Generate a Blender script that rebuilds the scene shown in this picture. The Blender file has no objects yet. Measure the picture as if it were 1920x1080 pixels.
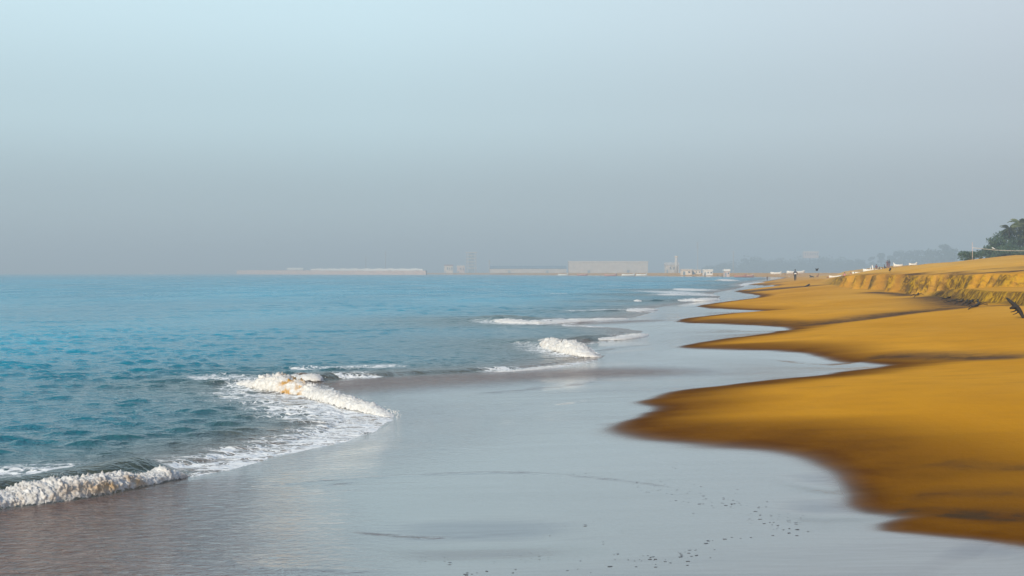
import bpy, bmesh, math, random
import numpy as np
from mathutils import Vector, Matrix

random.seed(7)
rng = np.random.default_rng(11)
SC = bpy.context.scene
COL = SC.collection
R = math.radians

# ------------------------------------------------------------------ camera, sky, sun, exposure
FPX = 1920 * 50 / 36.0          # focal length in pixels of the 1920 px wide photograph
HOR = 512.6                     # row of the sea horizon
CAMZ = 2.0
cam_d = bpy.data.cameras.new('camera')
cam = bpy.data.objects.new('camera', cam_d)
COL.objects.link(cam)
cam.location = (0, 0, CAMZ)
cam.rotation_euler = (R(90), 0, 0)
cam_d.lens = 50
cam_d.sensor_width = 36
cam_d.shift_y = -(540 - HOR + 1.0) / 1920.0
cam_d.clip_start = 0.1
cam_d.clip_end = 30000
SC.camera = cam

SUN = Vector((-0.46, -0.74, 0.44)).normalized()
SUN_EL = math.asin(SUN.z)
SUN_AZ = math.atan2(SUN.x, SUN.y)

world = bpy.data.worlds.new("World")
SC.world = world
world.use_nodes = True
wn, wl = world.node_tree.nodes, world.node_tree.links
wn.clear()
w_out = wn.new('ShaderNodeOutputWorld')
w_bg = wn.new('ShaderNodeBackground')
w_bg.inputs['Strength'].default_value = 0.1
sky = wn.new('ShaderNodeTexSky')
sky.sky_type = 'NISHITA'
sky.sun_disc = False
sky.sun_elevation = SUN_EL
sky.sun_rotation = SUN_AZ
sky.air_density = 1.0
sky.dust_density = 1.0
sky.ozone_density = 2.0
# smog over the coast: the lower sky is a dull veil that thins out with height
tc = wn.new('ShaderNodeTexCoord')
sep = wn.new('ShaderNodeSeparateXYZ')
wl.new(tc.outputs['Generated'], sep.inputs[0])
ramp = wn.new('ShaderNodeValToRGB')
ramp.color_ramp.interpolation = 'EASE'
wl.new(sep.outputs['Z'], ramp.inputs['Fac'])
cr = ramp.color_ramp
cr.elements[0].position = 0.0
cr.elements[0].color = (3.9, 4.9, 5.4, 1)
cr.elements[1].position = 1.0
cr.elements[1].color = (1.6, 3.0, 5.2, 1)
for p, c in ((0.05, (4.4, 5.6, 6.15)), (0.11, (5.75, 7.5, 8.1)), (0.19, (6.9, 9.0, 9.7)), (0.32, (6.1, 8.6, 10.0)), (0.6, (2.8, 4.8, 7.2))):
    e = cr.elements.new(p)
    e.color = (*c, 1)
side = wn.new('ShaderNodeMapRange')
side.inputs['From Min'].default_value = -0.1
side.inputs['From Max'].default_value = 0.62
wl.new(sep.outputs['X'], side.inputs['Value'])
tint = wn.new('ShaderNodeMix')
tint.data_type = 'RGBA'
tint.blend_type = 'MULTIPLY'
tint.inputs['B'].default_value = (0.86, 0.64, 0.64, 1)
wl.new(side.outputs['Result'], tint.inputs['Factor'])
wl.new(ramp.outputs['Color'], tint.inputs['A'])
veil = wn.new('ShaderNodeMix')
veil.data_type = 'RGBA'
veil.inputs['Factor'].default_value = 0.88
wl.new(sky.outputs['Color'], veil.inputs['A'])
wl.new(tint.outputs['Result'], veil.inputs['B'])
wl.new(veil.outputs['Result'], w_bg.inputs['Color'])
wl.new(w_bg.outputs[0], w_out.inputs['Surface'])

sun_d = bpy.data.lights.new('sun', 'SUN')
sun = bpy.data.objects.new('sun', sun_d)
COL.objects.link(sun)
sun_d.energy = 4.2
sun_d.angle = R(0.6)
sun_d.color = (1.0, 0.88, 0.70)
sun.rotation_euler = SUN.to_track_quat('Z', 'Y').to_euler()
sun.location = (-40, -30, 60)

SC.view_settings.view_transform = 'Standard'
SC.view_settings.look = 'None'
SC.view_settings.gamma = 1.0
SC.view_settings.exposure = 0.08
SC.view_settings.use_curve_mapping = False
SC.cycles.use_denoising = True
SC.cycles.max_bounces = 6
SC.cycles.volume_bounces = 0

# ------------------------------------------------------------------ helpers
def G(px, py, z=0.0):
    """pixel of the photograph -> point at height z on the ground"""
    y = (CAMZ - z) * FPX / (py - HOR)
    return (px - 960) / FPX * y, y

def P(px, py, d):
    """pixel of the photograph at distance d -> world point"""
    return Vector(((px - 960) / FPX * d, d, CAMZ - (py - HOR) / FPX * d))

def sstep(a, b, x):
    t = np.clip((x - a) / (b - a), 0, 1)
    return t * t * (3 - 2 * t)

def _hash(ix, iy, iz, seed):
    h = (ix.astype(np.uint32) * np.uint32(374761393) + iy.astype(np.uint32) * np.uint32(668265263)
         + iz.astype(np.uint32) * np.uint32(2147483647) + np.uint32((seed * 1274126177) & 0xffffffff))
    h = (h ^ (h >> np.uint32(13))) * np.uint32(1274126177)
    h = h ^ (h >> np.uint32(16))
    return (h & np.uint32(0xffff)).astype(np.float32) / 32767.5 - 1.0

def noise(x, y, z=0.0, seed=0):
    """value noise, smooth, about -1..1"""
    x = np.asarray(x, np.float32); y = np.asarray(y, np.float32)
    z = np.broadcast_to(np.asarray(z, np.float32), x.shape)
    fx, fy, fz = np.floor(x), np.floor(y), np.floor(z)
    ix, iy, iz = fx.astype(np.int64), fy.astype(np.int64), fz.astype(np.int64)
    tx, ty, tz = x - fx, y - fy, z - fz
    tx = tx ** 3 * (tx * (tx * 6 - 15) + 10); ty = ty ** 3 * (ty * (ty * 6 - 15) + 10); tz = tz ** 3 * (tz * (tz * 6 - 15) + 10)
    def c(a, b, d): return _hash(ix + a, iy + b, iz + d, seed)
    def lx(b, d): 
        v0 = c(0, b, d); return v0 + (c(1, b, d) - v0) * tx
    def ly(d):
        v0 = lx(0, d); return v0 + (lx(1, d) - v0) * ty
    v0 = ly(0)
    if not np.any(tz): return v0
    return v0 + (ly(1) - v0) * tz

def fbm(x, y, z=0.0, seed=0, octv=4):
    s, a, t = 0, 1.0, 0
    for i in range(octv):
        s = s + a * noise(x * 2 ** i, y * 2 ** i, np.asarray(z) * 2 ** i, seed + i * 17)
        t += a; a *= 0.5
    return s / t

def chaikin(p, n=3):
    p = np.array(p, float)
    for _ in range(n):
        q = np.empty((2 * len(p), p.shape[1]))
        q[0] = p[0]; q[-1] = p[-1]
        q[1:-1:2] = 0.75 * p[:-1] + 0.25 * p[1:]
        q[2:-1:2] = 0.25 * p[:-1] + 0.75 * p[1:]
        p = q
    return p

def poly_dist(x, y, poly):
    """distance of points to a polyline and the arc position 0..1 of the nearest point"""
    x = np.asarray(x, np.float32).ravel(); y = np.asarray(y, np.float32).ravel()
    best = np.full(x.shape, 1e18, np.float32); arc = np.zeros(x.shape, np.float32)
    seg = np.hypot(np.diff(poly[:, 0]), np.diff(poly[:, 1])); acc = np.concatenate([[0], np.cumsum(seg)]); L = acc[-1]
    for i in range(len(poly) - 1):
        ax, ay = poly[i, :2]; dx, dy = poly[i + 1, 0] - ax, poly[i + 1, 1] - ay
        l2 = dx * dx + dy * dy
        if l2 < 1e-12: continue
        t = np.clip(((x - np.float32(ax)) * np.float32(dx) + (y - np.float32(ay)) * np.float32(dy)) / np.float32(l2), 0, 1)
        d = (x - np.float32(ax) - t * np.float32(dx)) ** 2 + (y - np.float32(ay) - t * np.float32(dy)) ** 2
        m = d < best
        best[m] = d[m]
        arc[m] = (acc[i] + t[m] * seg[i]) / L
    return np.sqrt(best), arc

def tag(o, label=None, cat=None, group=None, kind=None):
    if label: o['label'] = label
    if cat: o['category'] = cat
    if group: o['group'] = group
    if kind: o['kind'] = kind
    return o

def link(o, parent=None):
    COL.objects.link(o)
    if parent: o.parent = parent
    return o

def empty(name, loc, rz=0.0):
    o = bpy.data.objects.new(name, None)
    o.empty_display_size = 0.3
    o.location = loc
    o.rotation_euler = (0, 0, rz)
    return link(o)

def mesh_np(name, verts, faces, m, parent=None, smooth=True, attrs=None):
    me = bpy.data.meshes.new(name)
    n = len(faces); k = faces.shape[1]
    me.vertices.add(len(verts)); me.vertices.foreach_set('co', np.ascontiguousarray(verts, np.float32).ravel())
    me.loops.add(n * k); me.loops.foreach_set('vertex_index', np.ascontiguousarray(faces, np.int32).ravel())
    me.polygons.add(n)
    me.polygons.foreach_set('loop_start', np.arange(0, n * k, k, dtype=np.int32))
    me.polygons.foreach_set('loop_total', np.full(n, k, np.int32))
    me.polygons.foreach_set('use_smooth', np.full(n, smooth, bool))
    me.update(calc_edges=True)
    if attrs:
        for a, v in attrs.items():
            at = me.attributes.new(a, 'FLOAT', 'POINT')
            at.data.foreach_set('value', np.ascontiguousarray(v, np.float32))
    me.materials.append(m)
    return link(bpy.data.objects.new(name, me), parent)

class MB:
    """collects simple solids and links them as ONE mesh"""
    def __init__(s): s.v, s.f = [], []
    def add(s, vs, fs):
        b = len(s.v); s.v += [tuple(v) for v in vs]; s.f += [tuple(i + b for i in f) for f in fs]
    def box(s, x0, x1, y0, y1, z0, z1):
        s.add([(x0, y0, z0), (x1, y0, z0), (x1, y1, z0), (x0, y1, z0), (x0, y0, z1), (x1, y0, z1), (x1, y1, z1), (x0, y1, z1)],
              [(3, 2, 1, 0), (4, 5, 6, 7), (0, 1, 5, 4), (1, 2, 6, 5), (2, 3, 7, 6), (3, 0, 4, 7)])
        return s
    def tube(s, pts, rad, n=6):
        pts = [Vector(p) for p in pts]
        if not hasattr(rad, '__len__'): rad = [rad] * len(pts)
        rings = []
        for i, p in enumerate(pts):
            d = (pts[min(i + 1, len(pts) - 1)] - pts[max(i - 1, 0)]).normalized()
            a = d.cross(Vector((0, 0, 1)) if abs(d.z) < 0.9 else Vector((1, 0, 0))).normalized(); b = d.cross(a)
            rings.append([p + (a * math.cos(t) + b * math.sin(t)) * rad[i] for t in [2 * math.pi * k / n for k in range(n)]])
        vs = [v for r in rings for v in r]; fs = []
        for i in range(len(pts) - 1):
            for k in range(n):
                fs.append((i * n + k, i * n + (k + 1) % n, (i + 1) * n + (k + 1) % n, (i + 1) * n + k))
        fs.append(tuple(range(n - 1, -1, -1))); fs.append(tuple((len(pts) - 1) * n + k for k in range(n)))
        s.add(vs, fs); return s
    def ball(s, c, r, seg=8, rings=6, rough=0.0):
        if not hasattr(r, '__len__'): r = (r, r, r)
        vs = [(c[0], c[1], c[2] - r[2])]; fs = []
        for i in range(1, rings):
            a = -math.pi / 2 + math.pi * i / rings
            for k in range(seg):
                t = 2 * math.pi * k / seg; q = 1 + random.uniform(-rough, rough)
                vs.append((c[0] + r[0] * math.cos(a) * math.cos(t) * q, c[1] + r[1] * math.cos(a) * math.sin(t) * q, c[2] + r[2] * math.sin(a) * q))
        vs.append((c[0], c[1], c[2] + r[2])); top = len(vs) - 1
        for k in range(seg):
            fs.append((0, 1 + (k + 1) % seg, 1 + k)); fs.append((top, top - seg + k, top - seg + (k + 1) % seg))
        for i in range(rings - 2):
            for k in range(seg):
                a = 1 + i * seg
                fs.append((a + k, a + (k + 1) % seg, a + seg + (k + 1) % seg, a + seg + k))
        s.add(vs, fs); return s
    def build(s, name, m, parent=None, smooth=False, loc=None, rz=0):
        me = bpy.data.meshes.new(name); me.from_pydata(s.v, [], s.f); me.update()
        if smooth: me.polygons.foreach_set('use_smooth', [True] * len(me.polygons))
        me.materials.append(m)
        o = bpy.data.objects.new(name, me)
        if loc is not None: o.location = loc
        o.rotation_euler[2] = rz
        return link(o, parent)

# ------------------------------------------------------------------ materials
class NT:
    def __init__(s, name):
        s.m = bpy.data.materials.new(name); s.m.use_nodes = True
        s.t = s.m.node_tree; s.t.nodes.clear()
        s.out = s.n('ShaderNodeOutputMaterial'); s.b = s.n('ShaderNodeBsdfPrincipled')
        s.l(s.b.outputs[0], s.out.inputs['Surface'])
    def n(s, k, **kw):
        x = s.t.nodes.new(k)
        for a, v in kw.items(): setattr(x, a, v)
        return x
    def l(s, a, b): s.t.links.new(a, b)
    def put(s, sock, v):
        if isinstance(v, bpy.types.NodeSocket): s.l(v, sock)
        elif v is not None: sock.default_value = v
    def attr(s, a): return s.n('ShaderNodeAttribute', attribute_name=a).outputs['Fac']
    def math(s, op, a, b=None, c=None, clamp=False):
        x = s.n('ShaderNodeMath', operation=op, use_clamp=clamp)
        s.put(x.inputs[0], a); s.put(x.inputs[1], b); s.put(x.inputs[2], c)
        return x.outputs[0]
    def mix(s, f, a, b, blend='MIX'):
        x = s.n('ShaderNodeMix', data_type='RGBA', blend_type=blend)
        s.put(x.inputs['Factor'], f); s.put(x.inputs['A'], a if not isinstance(a, tuple) else (*a[:3], 1)); s.put(x.inputs['B'], b if not isinstance(b, tuple) else (*b[:3], 1))
        return x.outputs['Result']
    def mapr(s, v, a, b, c=0.0, d=1.0, smooth=True):
        x = s.n('ShaderNodeMapRange', interpolation_type='SMOOTHSTEP' if smooth else 'LINEAR')
        s.put(x.inputs[0], v); s.put(x.inputs[1], a); s.put(x.inputs[2], b); s.put(x.inputs[3], c); s.put(x.inputs[4], d)
        return x.outputs[0]
    def coord(s, scale=(1, 1, 1), rot=0.0, out='Object'):
        c = s.n('ShaderNodeTexCoord').outputs[out]
        mp = s.n('ShaderNodeMapping'); s.l(c, mp.inputs[0])
        mp.inputs['Scale'].default_value = scale; mp.inputs['Rotation'].default_value = (0, 0, rot)
        return mp.outputs[0]
    def noise(s, vec, scale, detail=4, rough=0.55, dist=0.0):
        x = s.n('ShaderNodeTexNoise'); s.l(vec, x.inputs['Vector'])
        x.inputs['Scale'].default_value = scale; x.inputs['Detail'].default_value = detail
        x.inputs['Roughness'].default_value = rough; x.inputs['Distortion'].default_value = dist
        return x.outputs['Fac']
    def bump(s, h, strength, dist, prev=None):
        x = s.n('ShaderNodeBump'); s.put(x.inputs['Strength'], strength); x.inputs['Distance'].default_value = dist
        s.put(x.inputs['Height'], h)
        if prev: s.l(prev, x.inputs['Normal'])
        return x.outputs[0]

def plain(name, col, rough=0.7, var=0.25, scale=3.0, metallic=0.0):
    """matte surface with blotches of wear"""
    t = NT(name)
    v = t.coord()
    f = t.noise(v, scale, 5, 0.6)
    c = t.mix(t.mapr(f, 0.3, 0.7), tuple(x * (1 - var) for x in col), tuple(min(1, x * (1 + var * 0.6)) for x in col))
    t.l(c, t.b.inputs['Base Color'])
    t.b.inputs['Roughness'].default_value = rough
    t.b.inputs['Metallic'].default_value = metallic
    t.l(t.bump(f, 0.25, 0.02), t.b.inputs['Normal'])
    return t.m

def beach_material():
    t = NT('beach_sand')
    wet, damp, dark, scarp, rip = (t.attr(a) for a in ('wet', 'damp', 'dark', 'scarp', 'ripple'))
    v = t.coord()
    vs = t.coord((1, 0.55, 1))
    broad = t.noise(vs, 0.18, 4, 0.55)
    mid = t.noise(v, 1.3, 5, 0.6)
    fine = t.noise(v, 40, 3, 0.6)
    # golden dry sand with faint blotches
    dry = t.mix(t.mapr(broad, 0.3, 0.7), (0.54, 0.238, 0.010), (0.66, 0.312, 0.025))
    dry = t.mix(t.mapr(mid, 0.35, 0.75, 0, 0.35), dry, (0.40, 0.175, 0.018))
    dry = t.mix(t.math('MULTIPLY', t.attr('upper'), t.mapr(broad, 0.3, 0.65, 0.55, 1.0)), dry, (0.66, 0.36, 0.075))
    # black mineral sand lying in streaks, plus undercut shade painted at the step foot
    stre = t.noise(t.coord((0.35, 1.6, 1), R(-18)), 0.9, 5, 0.6, 0.6)
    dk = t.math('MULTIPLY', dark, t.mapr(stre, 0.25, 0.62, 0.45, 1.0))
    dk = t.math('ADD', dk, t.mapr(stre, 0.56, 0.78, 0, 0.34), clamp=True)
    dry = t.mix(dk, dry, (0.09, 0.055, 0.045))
    # damp rim
    dmp = t.mix(t.mapr(mid, 0.3, 0.7), (0.110, 0.037, 0.0015), (0.175, 0.066, 0.0025))
    c = t.mix(damp, dry, dmp)
    # eroded step: moist sand, crumbling and layered
    sepz = t.n('ShaderNodeSeparateXYZ'); t.l(v, sepz.inputs[0])
    lay = t.n('ShaderNodeCombineXYZ'); t.l(t.math('MULTIPLY', sepz.outputs['Y'], 0.8), lay.inputs['X']); t.l(t.math('MULTIPLY', sepz.outputs['Z'], 14.0), lay.inputs['Z']); t.l(t.math('MULTIPLY', sepz.outputs['X'], 0.8), lay.inputs['Y'])
    strata = t.noise(lay.outputs[0], 1.0, 5, 0.65)
    lump = t.noise(v, 2.6, 7, 0.68, 0.5)
    face = t.mix(t.mapr(lump, 0.42, 0.60), (0.17, 0.10, 0.025), (0.60, 0.345, 0.028))
    face = t.mix(t.mapr(strata, 0.55, 0.70, 0, 0.6), face, (0.22, 0.125, 0.03))
    face = t.mix(t.mapr(t.noise(t.coord((1, 1, 1)), 0.55, 5, 0.65), 0.50, 0.64, 0, 0.75), face, (0.16, 0.11, 0.045))
    c = t.mix(scarp, c, face)
    c = t.mix(t.math('MULTIPLY', dark, t.mapr(lump, 0.38, 0.56, 0.95, 0.25)), c, (0.055, 0.036, 0.020))  # dark streaks over the face; along its foot this paints undercut shade
    # soaked sand under a thin film of water
    wetc = t.mix(t.mapr(broad, 0.3, 0.7), (0.105, 0.080, 0.064), (0.14, 0.112, 0.092))
    wetc = t.mix(t.mapr(t.noise(t.coord((0.5, 2.4, 1), R(8)), 0.8, 6, 0.6, 0.4), 0.5, 0.75, 0, 0.3), wetc, (0.12, 0.075, 0.055))
    wetc = t.mix(rip, wetc, t.mix(t.mapr(t.noise(t.coord((0.8, 1.6, 1), R(10)), 7, 5, 0.7), 0.35, 0.65), (0.085, 0.030, 0.016), (0.21, 0.12, 0.085)))
    c = t.mix(wet, c, wetc)
    t.l(c, t.b.inputs['Base Color'])
    # gloss of the film
    rgh = t.mapr(wet, 0.0, 0.9, 0.92, 0.06)
    rgh = t.math('ADD', rgh, t.math('MULTIPLY', t.mapr(mid, 0.3, 0.7, -0.05, 0.05), wet))
    rgh = t.math('ADD', rgh, t.math('MULTIPLY', t.mapr(rip, 0.1, 1.0), 0.16))
    t.l(rgh, t.b.inputs['Roughness'])
    t.l(t.mapr(wet, 0.1, 1.0, 1.3, 1.6), t.b.inputs['IOR'])
    t.l(t.math('MULTIPLY', t.mapr(wet, 0.05, 0.9, 0.04, 0.5), t.mapr(rip, 0.1, 1, 1.0, 0.3)), t.b.inputs['Specular IOR Level'])
    t.l(t.math('MULTIPLY', t.mapr(wet, 0.35, 1.0), t.mapr(rip, 0.1, 0.9, 0.62, 0.08)), t.b.inputs['Coat Weight'])   # the film of water itself
    t.b.inputs['Coat IOR'].default_value = 1.36; t.b.inputs['Coat Roughness'].default_value = 0.05
    # relief: grain on the dry part, wavelets in the backwash
    dryness = t.math('SUBTRACT', 1.0, wet, clamp=True)
    b0 = t.bump(lump, t.math('MULTIPLY', scarp, 1.0), 0.35)
    b1 = t.bump(fine, t.math('MULTIPLY', dryness, 0.35), 0.006, b0)
    b2 = t.bump(t.noise(v, 5, 4, 0.6), t.math('MULTIPLY', dryness, 0.5), 0.03, b1)
    rp = t.noise(t.coord((1, 1.25, 1), R(12)), 9, 4, 0.6, 0.6)
    b3 = t.bump(rp, rip, 0.11, b2)
    soft = t.noise(t.coord((0.35, 1.3, 1), R(6)), 1.6, 3, 0.5)
    b4 = t.bump(soft, wet, 0.008, b3)
    t.l(b4, t.b.inputs['Normal']); t.l(b4, t.b.inputs['Coat Normal'])
    return t.m

def sea_material():
    t = NT('sea_water')
    shal, foam, murk = t.attr('shallow'), t.attr('foam'), t.attr('murk')
    v = t.coord()
    patch = t.noise(t.coord((1, 0.35, 1)), 0.05, 4, 0.55)
    off_c = t.mix(t.mapr(patch, 0.35, 0.65), (0.001, 0.205, 0.310), (0.001, 0.285, 0.415))
    deep = t.mix(t.attr('offshore'), (0.001, 0.135, 0.195), off_c)
    c = t.mix(t.math('MULTIPLY', murk, 0.9), deep, (0.030, 0.050, 0.034))
    c = t.mix(shal, c, (0.15, 0.085, 0.050))
    # lace of foam
    warp = t.n('ShaderNodeTexNoise'); t.l(v, warp.inputs['Vector']); warp.inputs['Scale'].default_value = 2.2; warp.inputs['Detail'].default_value = 3
    wv = t.n('ShaderNodeVectorMath', operation='MULTIPLY_ADD'); t.l(warp.outputs['Color'], wv.inputs[0]); wv.inputs[1].default_value = (0.5, 0.5, 0); t.l(v, wv.inputs[2])
    vo = t.n('ShaderNodeTexVoronoi', feature='DISTANCE_TO_EDGE'); t.l(wv.outputs[0], vo.inputs['Vector']); vo.inputs['Scale'].default_value = 4.5
    vo2 = t.n('ShaderNodeTexVoronoi', feature='DISTANCE_TO_EDGE'); t.l(wv.outputs[0], vo2.inputs['Vector']); vo2.inputs['Scale'].default_value = 11
    lace = t.math('MINIMUM', vo.outputs['Distance'], t.math('MULTIPLY', vo2.outputs['Distance'], 1.6))
    nf = t.noise(t.coord((0.6, 1.7, 1), R(10)), 2.6, 5, 0.65)
    lev = t.math('MULTIPLY', foam, t.mapr(nf, 0.28, 0.72, 0.15, 1.5))
    fm = t.math('MULTIPLY', t.mapr(t.math('SUBTRACT', t.math('MULTIPLY', lev, 0.24), lace), -0.03, 0.05), t.mapr(lev, 0.03, 0.35))
    c = t.mix(fm, c, (0.80, 0.80, 0.79))
    t.l(c, t.b.inputs['Base Color'])
    chop = t.mapr(t.attr('unres'), 0, 1, 0.09, 0.33, False)
    chop = t.math('MULTIPLY', chop, t.mapr(t.noise(t.coord((1, 0.3, 1)), 0.22, 5, 0.65), 0.3, 0.7, 0.72, 1.25))
    t.l(t.math('MAXIMUM', t.mapr(fm, 0, 1, 0.0, 0.7), chop), t.b.inputs['Roughness'])
    t.b.inputs['IOR'].default_value = 1.30
    w1 = t.noise(t.coord((1, 1.3, 1), R(15)), 7, 3, 0.55, 0.3)
    w2 = t.noise(t.coord((1, 1.2, 1), R(-25)), 2.4, 4, 0.6, 0.3)
    b = t.bump(w1, 0.7, 0.035)
    b = t.bump(w2, 0.9, 0.13, b)
    b = t.bump(fm, 0.4, 0.012, b)
    t.l(b, t.b.inputs['Normal'])
    return t.m

def foam_material(sandy):
    t = NT('white_foam')
    v = t.coord()
    f = t.noise(v, 14, 5, 0.65)
    c = t.mix(t.mapr(f, 0.3, 0.65), (0.66, 0.64, 0.61), (0.88, 0.87, 0.85))
    if sandy:
        s = t.attr('sandy')
        g = t.noise(t.coord((1.2, 1, 1)), 3.6, 4, 0.6)
        c = t.mix(t.math('MULTIPLY', s, t.mapr(g, 0.44, 0.60)), c, (0.60, 0.33, 0.07))
    t.l(c, t.b.inputs['Base Color'])
    t.b.inputs['Roughness'].default_value = 0.6
    t.l(t.bump(t.noise(v, 45, 4, 0.75), 0.7, 0.015), t.b.inputs['Normal'])
    tr = t.n('ShaderNodeBsdfTranslucent'); t.l(c, tr.inputs['Color'])
    ms = t.n('ShaderNodeMixShader'); ms.inputs[0].default_value = 0.2
    t.l(t.b.outputs[0], ms.inputs[1]); t.l(tr.outputs[0], ms.inputs[2])
    # froth breaks up into lace where it thins out
    hole = t.noise(v, 22, 4, 0.7)
    e = t.n('ShaderNodeAttribute', attribute_name='edge').outputs['Fac']
    a = t.mapr(t.math('SUBTRACT', t.math('MULTIPLY_ADD', e, 0.75, 0.30), hole), -0.04, 0.06)
    tp = t.n('ShaderNodeBsdfTransparent'); mx = t.n('ShaderNodeMixShader')
    t.l(a, mx.inputs[0]); t.l(tp.outputs[0], mx.inputs[1]); t.l(ms.outputs[0], mx.inputs[2]); t.l(mx.outputs[0], t.out.inputs['Surface'])
    return t.m

def leaf_material(name, a, b):
    t = NT(name)
    rn = t.n('ShaderNodeNewGeometry').outputs['Random Per Island']
    c = t.mix(rn, a, b)
    t.l(c, t.b.inputs['Base Color'])
    t.b.inputs['Roughness'].default_value = 0.6
    tr = t.n('ShaderNodeBsdfTranslucent'); t.l(c, tr.inputs['Color'])
    ms = t.n('ShaderNodeMixShader'); ms.inputs[0].default_value = 0.25
    t.l(t.b.outputs[0], ms.inputs[1]); t.l(tr.outputs[0], ms.inputs[2]); t.l(ms.outputs[0], t.out.inputs['Surface'])
    return t.m

M = {
    'weathered': plain('weathered_render', (0.50, 0.46, 0.42), 0.85, 0.15, 0.3),
    'spray': plain('spray_drops', (0.86, 0.86, 0.85), 0.4, 0.05, 30),
    'beach': beach_material(), 'sea': sea_material(), 'foam': foam_material(False), 'foam_sandy': foam_material(True),
    'white': plain('white_paint', (0.78, 0.76, 0.72), 0.6, 0.12, 0.8), 'cream': plain('cream_render', (0.72, 0.62, 0.50), 0.8, 0.15, 0.5),
    'pink': plain('pink_render', (0.62, 0.46, 0.39), 0.8, 0.15, 0.5), 'grey': plain('grey_concrete', (0.36, 0.35, 0.33), 0.85, 0.2, 0.4),
    'bluegrey': plain('blue_grey_sheet', (0.16, 0.24, 0.30), 0.6, 0.15, 0.4), 'terracotta': plain('roof_tiles', (0.34, 0.15, 0.09), 0.85, 0.25, 0.8),
    'glass': plain('dark_window', (0.05, 0.06, 0.07), 0.2, 0.1, 1.0), 'rock': plain('breakwater_rock', (0.62, 0.42, 0.33), 0.9, 0.35, 0.5),
    'bark': plain('bark', (0.11, 0.08, 0.055), 0.9, 0.3, 4), 'drift': plain('driftwood', (0.022, 0.016, 0.012), 0.85, 0.35, 12),
    'rust': plain('rusty_paint', (0.40, 0.16, 0.08), 0.7, 0.3, 2), 'rope': plain('pale_rope', (0.55, 0.48, 0.40), 0.8, 0.2, 6),
    'skin': plain('skin', (0.16, 0.08, 0.05), 0.6, 0.1, 8), 'hair': plain('black_hair', (0.012, 0.010, 0.009), 0.5, 0.2, 20),
    'black': plain('black_cloth', (0.012, 0.013, 0.016), 0.9, 0.3, 8), 'navy': plain('navy_cloth', (0.02, 0.028, 0.05), 0.9, 0.3, 8),
    'maroon': plain('maroon_cloth', (0.16, 0.05, 0.055), 0.9, 0.25, 8), 'pinkcloth': plain('pink_cloth', (0.62, 0.20, 0.22), 0.9, 0.2, 8),
    'orange': plain('orange_cloth', (0.50, 0.16, 0.07), 0.9, 0.2, 8), 'whitecloth': plain('white_cloth', (0.75, 0.74, 0.72), 0.9, 0.1, 8),
    'brownfur': plain('brown_fur', (0.26, 0.11, 0.025), 0.9, 0.3, 9), 'tanfur': plain('tan_fur', (0.34, 0.15, 0.03), 0.9, 0.25, 9),
    'blackfur': plain('black_fur', (0.010, 0.008, 0.008), 0.8, 0.3, 9), 'feather': plain('black_feathers', (0.014, 0.014, 0.018), 0.5, 0.3, 12),
    'whitefeather': plain('white_feathers', (0.80, 0.79, 0.77), 0.7, 0.08, 12), 'beak': plain('beak', (0.35, 0.22, 0.05), 0.5, 0.1, 20),
    'hull_red': plain('red_hull', (0.50, 0.17, 0.09), 0.5, 0.2, 1.5), 'hull_white': plain('white_hull', (0.80, 0.77, 0.70), 0.5, 0.12, 1.5),
    'hull_blue': plain('blue_hull', (0.10, 0.22, 0.34), 0.5, 0.2, 1.5), 'pebble': plain('dark_pebble', (0.10, 0.11, 0.125), 0.5, 0.3, 40),
    'leaf_dark': leaf_material('dark_leaves', (0.026, 0.068, 0.034), (0.070, 0.115, 0.042)),
    'leaf_olive': leaf_material('olive_leaves', (0.055, 0.090, 0.030), (0.150, 0.155, 0.050)),
    'leaf_far': leaf_material('far_leaves', (0.03, 0.06, 0.025), (0.06, 0.09, 0.035)),
}

# ------------------------------------------------------------------ lines of the coast, traced on the ground
def gl(pts, z=0.0): return np.array([G(a, b, z) for a, b in pts])

# edge of the sea
S_px = [(-700, 1180), (-500, 1060), (-250, 992), (0, 950), (130, 934), (270, 909), (350, 894), (420, 882), (480, 868), (560, 848), (640, 829), (700, 808), (742, 786),
        (728, 774), (690, 760), (640, 738), (600, 722), (640, 713), (760, 706), (930, 698), (1050, 690), (1120, 675), (1136, 668), (1105, 655),
        (1100, 645), (1160, 638), (1208, 628), (1205, 620), (1120, 612), (1060, 607), (1150, 601), (1200, 594), (1228, 584), (1225, 578), (1290, 570), (1345, 563), (1352, 557), (1330, 551),
        (1372, 544), (1400, 538), (1385, 533), (1415, 528), (1440, 524.6)]
S = gl(S_px)
S = np.vstack([S, [(101, 560), (104, 610), (98, 680), (74, 820), (32, 1060), (-40, 1380), (-147, 1790), (-330, 2350), (-575, 3000), (-560, 3150), (-200, 3600), (900, 4600), (3400, 8800)]])
S = np.vstack([[(-14, 2.0)], S]) if S[0, 1] > 2.5 else S
S = chaikin(S, 2)
S = S[np.concatenate([[True], np.diff(S[:, 1]) > 1e-4])]

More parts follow.
